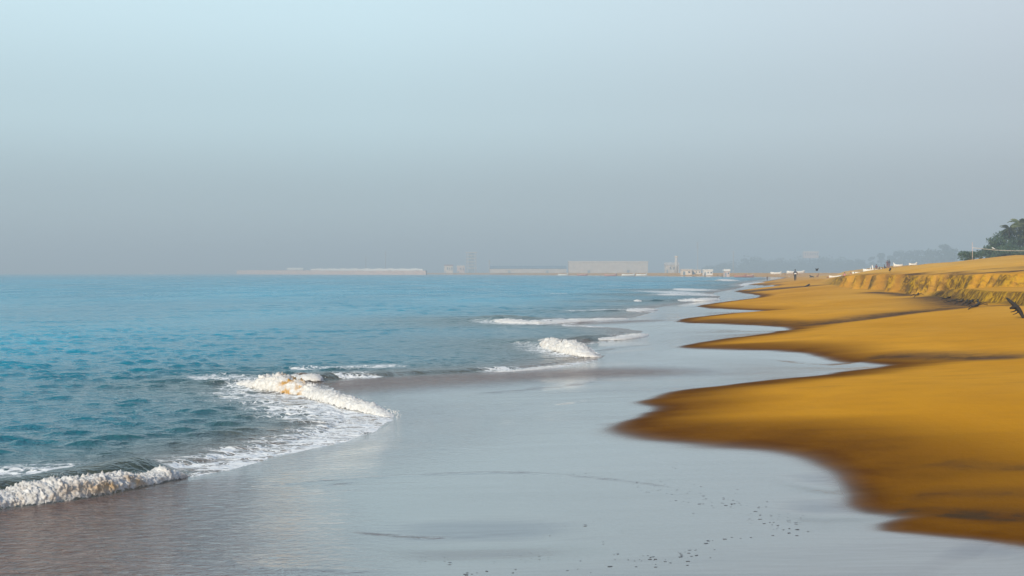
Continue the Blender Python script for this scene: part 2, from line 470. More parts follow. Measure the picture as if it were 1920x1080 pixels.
# edge between soaked and dry sand
WZ = 0.15
W_px = [(2600, 1300), (2300, 1150), (2020, 1060), (1925, 1024), (1840, 1009), (1740, 1000), (1640, 987), (1770, 970), (1640, 950), (1650, 915), (1590, 880), (1520, 856), (1440, 841), (1300, 830),
        (1205, 814), (1165, 797), (1222, 781), (1250, 766), (1212, 751), (1300, 729), (1500, 709), (1690, 690), (1640, 680), (1560, 670), (1500, 660),
        (1370, 656), (1270, 652), (1340, 641), (1430, 628), (1515, 616), (1440, 611), (1310, 607), (1268, 602), (1340, 591), (1460, 584), (1400, 582), (1295, 577),
        (1345, 569), (1440, 558), (1400, 551), (1372, 547), (1430, 541), (1480, 538), (1410, 536), (1400, 533), (1440, 528), (1455, 525)]
W = gl(W_px, WZ)
W = np.vstack([[(30, 0.0)], W, [(108, 560), (114, 610), (112, 680), (94, 820), (56, 1060), (-15, 1380), (-115, 1790), (-290, 2350), (-530, 3000), (-500, 3150), (-130, 3600), (980, 4600), (3480, 8800)]])
W = chaikin(W, 2)
W = W[np.concatenate([[True], np.diff(W[:, 1]) > 1e-4])]

def xS(y): return np.interp(y, S[:, 1], S[:, 0])
def xW(y): return np.interp(y, W[:, 1], W[:, 0])
TY = [-50, 30, 45, 52, 58, 65, 77, 90, 102, 130, 161, 200, 267, 330, 400, 500, 560, 610, 680, 820, 1060, 1380, 1790, 2350, 3000, 4300]
def xF(y):      # foot of the eroded step
    return np.interp(y, TY, [19.0, 18.6, 18.0, 18.4, 18.9, 20.3, 21.6, 22.9, 24.6, 29, 34.5, 42, 58, 70, 82, 101, 120, 127, 126, 110, 74, 5, -92, -262, -500, -1600])
def zF(y): return np.interp(y, TY, [.85] * 9 + [.88, .95, 1.1, .75, .75, .8, .9] + [1.0] * 10)
def zL(y): return np.interp(y, TY, [1.95, 1.95, 1.98, 1.98, 1.96, 1.92, 1.86, 1.84, 1.78, 1.68, 1.52, 1.42, 1.25, 1.3, 1.3, 1.3] + [1.6] * 10)
def xR(y): return np.interp(y, TY, [38, 38, 38, 38, 38, 38.5, 39.5, 41, 42.5, 46.8, 55, 64, 77, 79, 84, 112, 140, 150, 150, 140, 110, 40, -50, -210, -440, -1500])
def zR(y): return np.interp(y, TY, [3.3, 3.3, 3.3, 3.3, 3.3, 3.3, 3.35, 3.4, 3.45, 3.6, 3.8, 3.95, 3.8, 3.5, 2.3, 2.2] + [3.0] * 10)

def land_height(x, y):
    """dry land above the foot of the step, from the cross-shore profile"""
    f = xF(y) + 0.30 * fbm(y * 0.9, x * 0.05, 0, 5, 4) * sstep(140, 90, y)
    # buttresses and gullies of the step
    but = np.abs(noise(y * 0.20, x * 0.0, 0, 31)) * 2.6 + np.abs(noise(y * 0.62, x * 0.0, 0, 37)) * 1.0 + np.abs(noise(y * 1.6, x * .1, 0, 38)) * 0.3 - 0.9
    up = f + (2.6 * sstep(80, 62, y) + 0.15) + but * sstep(150, 100, y)
    zf, zl = zF(y), zL(y)
    k = sstep(80, 64, y)
    lower = sstep(0.0, 0.35, x - f) * k * 0.40 * (zl - zf)
    shelf = sstep(f + 0.3, up, x) * 0.1 * k
    wid = np.interp(y, [0, 110, 160, 210], [0.40, 0.45, 2.0, 8]) + 1.2 * sstep(.35, .75, noise(y * .33, 0 * y, 0, 39)) * sstep(120, 100, y)
    upper = sstep(0.0, 1.0, (x - up) / wid)
    z = zf + lower + shelf + upper * (zl - zf - 0.40 * (zl - zf) * k - 0.1 * k)
    t = np.clip((x - up - wid) / np.maximum(xR(y) - up, 3), 0, 1)
    z = z + (zR(y) - zl) * (t ** 0.9)
    z = z + sstep(0, 1.5, x - up - wid) * (0.05 * fbm(x * 0.5, y * 0.25, 0, 41, 4) + 0.10 * noise(x * 0.12, y * 0.05, 0, 43) * sstep(0, 8, x - up))
    z = z + 0.22 * sstep(0.35, 0.5, fbm(x * 0.05, y * 0.035, 0, 47, 3) + 0.25 * sstep(.6, .9, t)) * sstep(2, 6, x - up)
    sc = np.clip(upper * (1 - sstep(0.98, 1.0, (x - up) / wid + 0.0)), 0, 1)
    face = np.exp(-((x - up - wid * .5) / (wid * .62)) ** 4) * sstep(170, 120, y)
    face = np.maximum(face, 0.85 * np.exp(-((x - f - 0.15) / 0.35) ** 4) * k)
    return z, face

# raster of the lower beach, blurred so that ridges and hollows are round
CX0, CX1, CY0, CY1, CS = -70.0, 112.0, 4.0, 430.0, 0.25
gx = np.arange(CX0, CX1, CS, dtype=np.float32); gy = np.arange(CY0, CY1, CS, dtype=np.float32)
GXX, GYY = np.meshgrid(gx, gy)
near_S = S[S[:, 1] < 520]; near_W = W[W[:, 1] < 520]
def raster_dist(poly):
    # exact near the line is enough: rows are handled in bands with only the line pieces that matter
    out = np.empty(GXX.shape, np.float32)
    B = 120
    for j in range(0, len(gy), B):
        y0, y1 = gy[j], gy[min(j + B, len(gy)) - 1]
        m = np.where((poly[:, 1] > y0 - 45) & (poly[:, 1] < y1 + 45))[0]
        seg = poly[max(m[0] - 1, 0): m[-1] + 2]
        keep = np.concatenate([[True], np.hypot(np.diff(seg[:, 0]), np.diff(seg[:, 1])) > 0.10]); keep[-1] = True
        d, _ = poly_dist(GXX[j:j + B], GYY[j:j + B], seg[keep])
        out[j:j + B] = d.reshape(out[j:j + B].shape)
    return out
dS = raster_dist(near_S) * np.where(GXX > xS(GYY), 1, -1)      # + landward
dW = raster_dist(near_W) * np.where(GXX > xW(GYY), 1, -1)      # + landward
a_, b_ = np.maximum(dS, 0), np.maximum(-dW, 0)
zw = WZ * a_ / (a_ + b_ + 1e-3)
sea_z = np.maximum(-0.07 * np.maximum(-dS, 0), -2.0)
b2 = np.maximum(dW, 0); cF = np.maximum(xF(GYY) - GXX, 0)
tt = b2 / (b2 + cF + 1e-3)
zd = WZ + (zF(GYY) - WZ) * tt ** 0.85
zlow = np.where(dW > 0, zd, np.where(dS > 0, zw, sea_z)).astype(np.float32)
def blur(a, s):
    r = int(3 * s); k = np.exp(-0.5 * (np.arange(-r, r + 1) / s) ** 2); k /= k.sum()
    p = np.pad(a, ((r, r), (0, 0)), 'edge'); a = sum(k[i] * p[i:i + a.shape[0]] for i in range(2 * r + 1))
    p = np.pad(a, ((0, 0), (r, r)), 'edge'); return sum(k[i] * p[:, i:i + a.shape[1]] for i in range(2 * r + 1)).astype(np.float32)
zlow_b = blur(zlow, 2.2)
def samp(a, x, y):
    fx = np.clip((x - CX0) / CS, 0, len(gx) - 1.001); fy = np.clip((y - CY0) / CS, 0, len(gy) - 1.001)
    ix, iy = fx.astype(np.int32), fy.astype(np.int32); tx, ty = fx - ix, fy - iy
    return (a[iy, ix] * (1 - tx) + a[iy, ix + 1] * tx) * (1 - ty) + (a[iy + 1, ix] * (1 - tx) + a[iy + 1, ix + 1] * tx) * ty

def ground(x, y, full=False):
    x = np.asarray(x, float); y = np.asarray(y, float)
    inr = sstep(CY1 - 2, CY1 - 40, y)
    far_c = x - xW(y); far_s = x - xS(y)
    zfar = np.where(far_c > 0, WZ + np.clip(far_c * 0.05, 0, 1.8), np.where(far_s > 0, WZ * far_s / np.maximum(far_s - far_c, 1e-3), np.maximum(far_s * 0.05, -2.0)))
    zn = samp(zlow_b, x, y)
    zland, face = land_height(x, y)
    q = sstep(-0.35, 0.05, x - xF(y) - 0.3 * fbm(y * 0.9, x * 0.05, 0, 5, 4) * sstep(140, 90, y))
    zn = zn * (1 - q) + np.maximum(zland, zn * 0) * q
    zz = zn * inr + zfar * (1 - inr)
    # low undulations of the soaked flat and the dry face
    zz = zz + 0.012 * noise(x * 0.25 + y * 0.1, y * 0.55, 0, 3) * (x > xS(y)) + 0.02 * noise(x * 0.2, y * 0.16, 0, 9) * sstep(0, 3, samp(dW, x, y))
    return (zz, face * inr) if full else zz

def gz(x, y): return float(ground(np.array([x]), np.array([y]))[0])

# ------------------------------------------------------------------ one fan-shaped grid shared by sand and sea
kk = np.linspace(-0.46, 0.46, 780)
outer = np.array([0.5, 0.55, 0.62, 0.72, 0.85, 1.05, 1.4, 2.0, 3.0])
kk = np.concatenate([-outer[::-1], kk, outer])
yy = np.concatenate([np.linspace(-40, 5, 10), np.exp(np.arange(math.log(6.0), math.log(150), 1 / 430.0)), np.exp(np.arange(math.log(150.6), math.log(9000), 1 / 42.0)), [9000.0]])
NY, NX = len(yy), len(kk)
YE = np.maximum(yy, 6.0)
X = np.clip(kk[None, :] * YE[:, None], -9000, 9000).astype(np.float64)
Y = np.broadcast_to(yy[:, None], X.shape).astype(np.float64)
x, y = X.ravel(), Y.ravel()
zg, face = ground(x, y, True)
for pts, w_, a_ in (([(430, 900), (520, 894), (640, 888), (800, 883), (960, 882), (1080, 892), (1200, 906)], .035, .010), ([(410, 1055), (560, 1063), (780, 1070)], .03, .009), ([(560, 905), (700, 899), (840, 897)], .03, .004),
                    ([(640, 990), (780, 995), (980, 990)], .02, .004), ([(620, 1004), (800, 1008), (980, 1008), (1170, 1000)], .60, -.050), ([(1450, 919), (1560, 917), (1690, 915)], .5, -.036), ([(1420, 967), (1560, 969), (1720, 972)], .45, -.034), ([(1760, 1050), (1860, 1062), (1960, 1068)], .5, -.018), ([(1480, 682), (1560, 680), (1640, 684)], 1.0, -.05), ([(1360, 621), (1430, 620), (1500, 618)], 1.5, -.06)):
    p_ = chaikin(gl(pts, .1), 2)
    m_ = np.where((y > p_[:, 1].min() - 4 * w_) & (y < p_[:, 1].max() + 4 * w_) & (x > p_[:, 0].min() - 4 * w_) & (x < p_[:, 0].max() + 4 * w_))[0]
    d_, arc_ = poly_dist(x[m_], y[m_], p_)
    zg[m_] += a_ * np.exp(-(d_ / w_) ** 2) * sstep(0, .4, arc_) * sstep(1, .6, arc_)
wob = 0.10 * noise(x * 0.9, y * 0.9, 0, 61) + 0.045 * noise(x * 3.1, y * 3.1, 0, 62)
uS = np.where((y > CY0) & (y < CY1) & (x > CX0) & (x < CX1), samp(dS, x, y), x - xS(y))       # + landward
uW = np.where((y > CY0) & (y < CY1) & (x > CX0) & (x < CX1), samp(dW, x, y), x - xW(y))
wwob = 0.25 * noise(x * 0.35, y * 0.6, 0, 71) + 0.12 * noise(x * 0.5, y * 2.2, 0, 72)

def quads(mask, step=1):
    i = np.arange(NY * NX).reshape(NY, NX)
    rows = np.arange(NY)
    if step > 1: rows = np.concatenate([rows[:9], rows[9:-230:step], rows[-230:]]); i = i[rows]
    q = np.stack([i[:-1, :-1], i[:-1, 1:], i[1:, 1:], i[1:, :-1]], -1).reshape(-1, 4)
    q = q[mask.ravel()[q].any(1)]
    q = q[x[q[:, 1]] - x[q[:, 0]] > 1e-4]
    used = np.unique(q); remap = np.full(NY * NX, -1, np.int64); remap[used] = np.arange(len(used))
    return used, remap[q]

# --- attributes of the sand
ny_ = np.clip((samp(dW, x, y + .4) - samp(dW, x, y - .4)) / .8, -1, 1)
wfac = np.where(y < CY1, 0.5 + 0.5 * ny_, 0.5)           # the side facing the last wash dries more slowly
wfac0 = wfac.copy()
wfac = wfac * (0.25 + .75 * sstep(9.8, 12.5, y))
wet = 1 - sstep(-0.15 - 0.75 * wfac, 0.1 + 0.25 * wfac, uW + wwob * (0.35 + 0.65 * wfac))
damp = (1 - sstep(0.0, 0.9 + wfac0 * (2.7 + 3.2 * sstep(19, 12, y)), uW + 1.2 * wwob)) * 0.95
damp = np.maximum(damp * sstep(120, 30, y), (1 - sstep(0.1, 1.4, uW + wwob)))
dark = np.zeros_like(x)
def streak(pts, wfar, wnear, s):
    """black mineral sand along a hollow and painted undercut shade along the step foot: crisp towards the camera, feathered behind"""
    global dark
    p = chaikin(np.array([G(a, b, c) for a, b, c in pts]), 3)
    m = np.where((y > p[:, 1].min() - 14) & (y < p[:, 1].max() + 22) & (x > p[:, 0].min() - 14) & (x < p[:, 0].max() + 14))[0]
    d, arc = poly_dist(x[m], y[m], p)
    o = np.argsort(p[:, 0]); behind = y[m] > np.interp(x[m], p[o, 0], p[o, 1])
    v = np.where(behind, np.exp(-(d / wfar) ** 2), np.exp(-(d / wnear) ** 2)) * sstep(0, .12, arc) * sstep(1.0, .8, arc) * s
    dark[m] = np.maximum(dark[m], v)
streak([(1480, 616, .14), (1560, 612, .2), (1640, 602, .35), (1720, 591, .5), (1790, 580, .7), (1835, 572, .8)], 1.6, 0.35, 0.95)
streak([(1600, 674, .14), (1690, 668, .25), (1780, 660, .4), (1860, 655, .5), (1960, 650, .6)], 1.1, 0.5, 0.75)
streak([(1330, 551, .1), (1400, 549, .2), (1470, 544, .45), (1540, 540, .6)], 12, 2.0, 0.9)
streak([(1350, 536, .1), (1420, 535, .2), (1470, 533, .4)], 12, 5.0, 0.5)
streak([(1290, 606, .1), (1400, 606, .2), (1500, 605, .3), (1600, 601, .4)], 1.2, 0.6, 0.5)
streak([(1560, 960, .13), (1660, 964, .15), (1740, 966, .16), (1830, 964, .2), (1920, 961, .24), (2100, 955, .3)], 0.30, 0.16, 1.0)
streak([(1700, 920, .2), (1800, 918, .25), (1980, 908, .3)], 0.30, 0.2, 0.45)
streak([(1730, 850, .3), (1830, 852, .35), (1980, 850, .4)], 0.35, 0.2, 0.4)
streak([(1625, 547, .85), (1660, 549, .85), (1690, 551, .85), (1716, 555, .85)], .8, .4, 1.0)  # shade of an undercut, painted dark along the step foot
streak([(1735, 555, .85), (1775, 558, .85), (1800, 565, .85), (1832, 573, .85), (1850, 570, .85)], 1.5, .5, 1.0)  # painted shade of the overhang above the root tangle
streak([(1850, 572, .85), (1890, 572, .85), (1930, 574, .85)], .9, .35, 0.7)  # undercut shade painted on along the lower bank
tcr = x - xF(y)
dark = np.maximum(dark, np.clip(sstep(.05, .5, fbm(x * .10, y * .03, 0, 141, 4)) * .75, 0, 1) * sstep(2.5, 5, tcr) * sstep(400, 200, y))
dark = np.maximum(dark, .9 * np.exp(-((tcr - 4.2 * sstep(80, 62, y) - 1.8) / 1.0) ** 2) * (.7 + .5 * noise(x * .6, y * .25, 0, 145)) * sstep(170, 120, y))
ripx = sstep(-0.3, -4.4, x + 0.20 * (y - 10)) * sstep(15.5, 13.0, y + 0.15 * x + 0.35 * noise(x * .5, y * .5, 0, 5)) * sstep(0.3, -0.3, uS * 0 - uS)
rip = np.clip(ripx, 0, 1) * sstep(0.0, 0.4, uS)
# backwash draining through the hollow behind the second wave
d2, _ = poly_dist(x, y, gl([(650, 722), (800, 716), (950, 710), (1130, 705)]))
rip = np.maximum(rip, 1.0 * np.exp(-(d2 / 2.1) ** 2))
d2, _ = poly_dist(x, y, gl([(1060, 607), (1130, 608), (1190, 607)]))
rip = np.maximum(rip, 0.8 * np.exp(-(d2 / 1.8) ** 2))
for pts, w_, a_ in (([(430, 900), (520, 894), (640, 888), (800, 883), (960, 882), (1080, 892), (1200, 906), (1300, 926)], .045, .5), ([(410, 1055), (560, 1063), (780, 1070)], .035, .75), ([(350, 912), (520, 903), (700, 893)], .06, .6), ([(420, 925), (600, 912), (690, 908)], .05, .6), ([(640, 990), (760, 995), (860, 994)], .04, .7),
                    ([(860, 735), (1000, 728), (1150, 712)], .35, .5), ([(1090, 655), (1180, 648), (1300, 640)], .5, .5), ([(900, 770), (1010, 764), (1120, 752)], .10, .35), ([(1120, 806), (1180, 800), (1240, 797)], .2, .3)):
    p_ = chaikin(gl(pts, .1), 2)
    m_ = np.where((y > p_[:, 1].min() - 4 * w_) & (y < p_[:, 1].max() + 4 * w_) & (x > p_[:, 0].min() - 4 * w_) & (x < p_[:, 0].max() + 4 * w_))[0]
    d_, arc_ = poly_dist(x[m_], y[m_], p_)
    rip[m_] = np.maximum(rip[m_], a_ * np.exp(-(d_ / w_) ** 2) * sstep(0, .25, arc_) * sstep(1, .75, arc_) * np.clip(.45 + .9 * noise(x[m_] * 2.8, y[m_] * 6, 0, 171), 0, 1))
rip = np.maximum(rip, .22 * np.exp(-(np.maximum(uS, 0) / 1.8) ** 2) * (uS > -.5) * sstep(60, 25, y))
used, q = quads(uS > -14, 2)
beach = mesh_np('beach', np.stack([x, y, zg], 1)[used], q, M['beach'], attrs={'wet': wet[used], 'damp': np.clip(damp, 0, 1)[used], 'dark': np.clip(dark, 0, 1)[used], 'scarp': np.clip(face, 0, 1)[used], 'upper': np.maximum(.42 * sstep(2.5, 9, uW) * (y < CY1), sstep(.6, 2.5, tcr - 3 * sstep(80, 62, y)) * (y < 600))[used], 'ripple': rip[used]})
beach['kind'] = 'structure'

# ------------------------------------------------------------------ sea
# (crest line as (px, py, height in px)), thickness in m, sandy share)
WAVES = [
    ('largest white breaker, falling on the brown rippled sand', [(-150, 974, 34), (-70, 962, 36), (0, 948, 44), (50, 942, 52), (90, 938, 56), (150, 929, 50), (210, 919, 40), (270, 906, 30), (320, 897, 22), (352, 891, 7)], 0.42, 0.75),
    ('white breaker stained orange by sand, running into a splashing foam tongue', [(440, 722, 8), (490, 730, 26), (530, 737, 38), (560, 741, 36), (590, 746, 26), (630, 757, 26), (670, 767, 24), (705, 775, 17), (738, 783, 6)], 0.5, 1.0),
    ('short white foam crest just behind the orange stained breaker', [(535, 713, 6), (565, 713, 17), (590, 714, 19), (607, 714, 8)], 0.5, 0.0),
    ('steep white breaker breaking alone in the middle of the shore, brown at its foot', [(1012, 642, 6), (1030, 652, 20), (1055, 661, 29), (1080, 667, 26), (1105, 670, 16), (1132, 670, 4)], 0.7, 0.25),
    ('long thin white breaker line beyond the steep lone breaker', [(918, 600, 4), (945, 606, 9), (985, 609, 9), (1040, 607, 8), (1100, 604, 7), (1150, 601, 5), (1178, 599, 2)], 1.0, 0.0),
    ('low white foam ridge ending at the dark sand behind the steep lone breaker', [(1100, 639, 3), (1130, 638, 7), (1170, 637, 8), (1195, 632, 8), (1208, 628, 2)], 0.7, 0.1),
    ('bright white breaker line beside the first far sand horns', [(1262, 566, 3), (1290, 566, 5), (1315, 566, 8), (1330, 565, 7), (1346, 563, 2)], 1.6, 0.0),
    ('small white foam line between the long thin breaker and the far bright one', [(1168, 585, 2), (1190, 585, 5), (1212, 583, 5), (1228, 581, 2)], 1.1, 0.0),
    ('pair of thin white crests far out near the bend of the shore', [(1258, 544, 2), (1280, 544, 4), (1310, 546, 3), (1325, 547, 1)], 2.4, 0.0),
    ('cream foam hump far away under the pale bay beach', [(1343, 528.4, 1.5), (1356, 528.4, 5), (1366, 528.2, 5), (1380, 528, 1.5)], 5.0, 0.0),
    ('low white foam edge on the brown backwash hollow', [(930, 698, 1), (960, 697, 2.5), (1000, 694, 4.5), (1030, 691, 6), (1052, 689, 2)], 0.3, 0.0),
    ('tiny white cap on open water off the far horns', [(1188, 566, 1), (1195, 566, 5), (1203, 566, 2)], 1.2, 0.0),
    ('faint white crest streak on the water beyond the far bright breaker', [(1240, 553, 1), (1265, 554, 3), (1285, 555, 1)], 2.0, 0.0),
    ('thin foam strip lapping the farthest dark sand horn', [(1385, 537, 1), (1410, 535.5, 2.5), (1430, 534, 1)], 2.5, 0.0),
]
lvl = np.zeros_like(x)
LAM = np.exp(rng.uniform(math.log(0.24), math.log(9.0), 130))
TH = rng.normal(R(-76), R(27), 130); PH = rng.uniform(0, 6.283, 130)
dy_row = np.repeat(np.gradient(yy), NX)
wsea = uS < 0.6
xs_, ys_ = x[wsea], y[wsea]; dyr = dy_row[wsea]
wav = np.zeros_like(xs_)
gust = np.clip(0.85 + 1.0 * fbm(xs_ * 0.10, ys_ * 0.05, 0, 81, 4), 0.25, 1.9)
for lam, th, ph in zip(LAM, TH, PH):
    k = 2 * math.pi / lam
    slope = 0.036 * (1.0 if lam < 0.5 else (0.5 / lam) ** 1.15)
    amp = slope / k
    wav += amp * sstep(2.0, 3.6, lam / np.abs(dyr)) * np.sin(k * (xs_ * math.cos(th) + ys_ * math.sin(th)) + ph + 0.8 * noise(xs_ * .11 / max(lam, 1) + ph, ys_ * .11 / max(lam, 1), 0, 83))
sig_ = np.std(wav[ys_ < 90])
wav = sig_ * 0.40 * (np.exp(np.minimum(np.clip(0.95 * wav / sig_, -3, 9), 1.2 + 0.9 * np.tanh((0.95 * wav / sig_ - 1.2) / 0.9))) - 1.5) * gust
off = -uS[wsea] + wob[wsea]                       # + seaward
wav *= sstep(0.2, 2.2, off) * 0.80 + 0.20 * sstep(0, 0.8, off)
zs = wav
unres = sstep(12, 160, ys_) * 0.8 + 0.2 * sstep(100, 600, ys_)      # share of the chop finer than the sheet, kept as gloss
# swell ridges under the breakers, foam trails and murky water round them
foam = (0.7 * np.exp(-(np.maximum(off, 0) / 0.30) ** 2) + 0.25 * np.exp(-(np.maximum(off, 0) / 1.3) ** 2)) * sstep(60, 22, ys_) * (0.55 + 0.75 * noise(xs_ * .5, ys_ * .5, 0, 85))
murk = np.exp(-(np.maximum(off, 0) / 3.6) ** 2) * 0.8
shal = np.exp(-(np.maximum(off, 0) / 1.5) ** 2) * 0.95
for lab, pts, th, sandy in WAVES:
    p = np.array([G(a, b) for a, b, h in pts]); hh = np.array([h * G(a, b)[1] / FPX for a, b, h in pts])
    n = chaikin(np.column_stack([p, hh]), 2)
    pad = 6 + th * 4
    m = np.where((xs_ > n[:, 0].min() - pad) & (xs_ < n[:, 0].max() + pad) & (ys_ > n[:, 1].min() - pad) & (ys_ < n[:, 1].max() + pad))[0]
    if not len(m): continue
    d, arc = poly_dist(xs_[m], ys_[m], n)
    L = np.concatenate([[0], np.cumsum(np.hypot(np.diff(n[:, 0]), np.diff(n[:, 1])))]); L /= L[-1]
    h = np.interp(arc, L, n[:, 2])
    yl = np.interp(xs_[m], np.sort(n[:, 0]), n[np.argsort(n[:, 0]), 1])
    behind = (ys_[m] > yl)
    wdt = np.where(behind, th * 1.6, th * 0.45)
    endf = sstep(0, .1, arc) * sstep(1, .9, arc)
    zs[m] = zs[m] + 0.80 * h * np.exp(-(d / wdt) ** 2) * (0.75 + 0.35 * noise(xs_[m] * 2.2, ys_[m] * 2.2, 0, 91)) * sstep(0.05, 0.8, off[m]) * np.where(behind, 1, 0.6)
    foam[m] = np.maximum(foam[m], np.exp(-(d / (th * 0.85 + 0.2)) ** 2) * 0.75 * endf)
    murk[m] = np.maximum(murk[m], np.exp(-(d / (th * 3.5 + 0.8)) ** 2) * 0.85)
RIDGES = [([(-200, 985), (-60, 964), (0, 952), (100, 938), (200, 921), (300, 902), (360, 890)], .42, .16, .25, 0.9), ([(590, 716), (640, 713), (700, 711), (770, 708)], .45, .12, .35, 0.9),
          ([(760, 708), (850, 702), (930, 699), (1010, 693)], .25, .07, .2, .8), ([(975, 648), (1012, 646), (1050, 658)], .5, .12, .4, 1.2), ([(1090, 642), (1140, 640), (1190, 635)], .5, .14, .35, 1.0), ([(860, 602), (920, 603), (980, 608)], .8, .2, .6, 2.0)]
for pts, sh, amp, wf, wb in RIDGES:
    n = chaikin(gl(pts), 2); n[:, 1] += sh
    m = np.where((xs_ > n[:, 0].min() - 4) & (xs_ < n[:, 0].max() + 4) & (ys_ > n[:, 1].min() - 5) & (ys_ < n[:, 1].max() + 5))[0]
    if not len(m): continue
    d, arc = poly_dist(xs_[m], ys_[m], n)
    o_ = np.argsort(n[:, 0]); behind = ys_[m] > np.interp(xs_[m], n[o_, 0], n[o_, 1])
    v_ = np.exp(-(d / np.where(behind, wb, wf)) ** 2) * sstep(0, .15, arc) * sstep(1, .85, arc) * sstep(0.02, .3, off[m])
    zs[m] = zs[m] * (1 - .5 * v_) + amp * v_ * (0.85 + 0.3 * noise(xs_[m] * 1.3, ys_[m] * 1.3, 0, 191))
    murk[m] = np.maximum(murk[m], np.minimum(1, 1.3 * v_)); shal[m] = shal[m] * (1 - .85 * v_)
    foam[m] = foam[m] * (1 - .9 * np.minimum(1, 1.5 * v_))
# foam sheet spread on the tongue of the second wave and along the wash edge
def foam_line(pts, wd, s, w2=None):
    d, arc = poly_dist(xs_, ys_, gl(pts))
    np.maximum(foam, s * np.exp(-(d / wd) ** 2) * sstep(0, .06, arc) * sstep(1, .94, arc), out=foam)
foam_line([(380, 885), (480, 862), (560, 842), (640, 820), (700, 798), (735, 783)], 0.75, 0.85)
foam_line([(600, 758), (660, 776), (720, 782)], 1.1, 0.95)
foam_line([(440, 742), (520, 750), (600, 765), (680, 790)], 1.0, 0.42)
foam_line([(350, 712), (420, 710), (480, 716), (520, 722)], 0.8, 0.6)
foam_line([(400, 735), (470, 738), (540, 746)], 0.8, 0.5)
foam_line([(540, 694), (600, 692), (660, 690), (760, 686)], 0.7, 0.5)
foam_line([(-80, 905), (0, 895), (60, 890), (110, 893)], 0.8, 0.6)
foam_line([(890, 697), (1000, 690), (1060, 687)], 0.35, 0.6)
for pts_, w_ in (([(600, 718), (700, 712), (860, 703), (960, 698)], 1.3),):
    d, arc = poly_dist(xs_, ys_, gl(pts_)); q_ = np.exp(-(d / w_) ** 2) * sstep(1, .85, arc)
    foam *= 1 - .9 * q_; shal = np.maximum(shal, q_ * .5)
foam_line([(628, 709), (670, 706), (712, 708)], 0.28, 0.8)
foam_line([(1050, 612), (1110, 612), (1190, 614)], 0.7, 0.8)
foam_line([(1180, 546), (1240, 547), (1280, 551), (1330, 556)], 2.5, 0.7)
foam_line([(1060, 584), (1120, 583), (1165, 582)], 1.0, 0.45)
foam_line([(1030, 551), (1065, 551)], 1.5, 0.6)
foam_line([(850, 545), (900, 546)], 1.5, 0.3)
zb = zg[wsea]
film = np.clip(off * 0.05, -0.03, 0.022)
lift = np.maximum(zb + film, np.where(off > 0.0, zs + 0.01 - 0.25 * sstep(0.8, 0.0, off), -9))
lift = np.where(off > 3.5, np.maximum(zs, zb + 0.012), lift)
zsea = np.full_like(x, -0.3); zsea[wsea] = lift
A = {}
for nm, v in (('foam', foam), ('murk', murk), ('shallow', shal), ('unres', unres), ('offshore', sstep(2, 16, off))):
    t_ = np.zeros_like(x); t_[wsea] = np.clip(v, 0, 1); A[nm] = t_
used, q = quads(wsea & (uS < 0.55))
q = q[wsea[used][q].all(1)]
sea = mesh_np('sea', np.stack([x, y, zsea], 1)[used], q, M['sea'], attrs={k: v[used] for k, v in A.items()})
sea['kind'] = 'structure'

def sea_z(px_, py_):
    i = np.argmin((x[wsea] - px_) ** 2 + (y[wsea] - py_) ** 2)
    return float(lift[i])

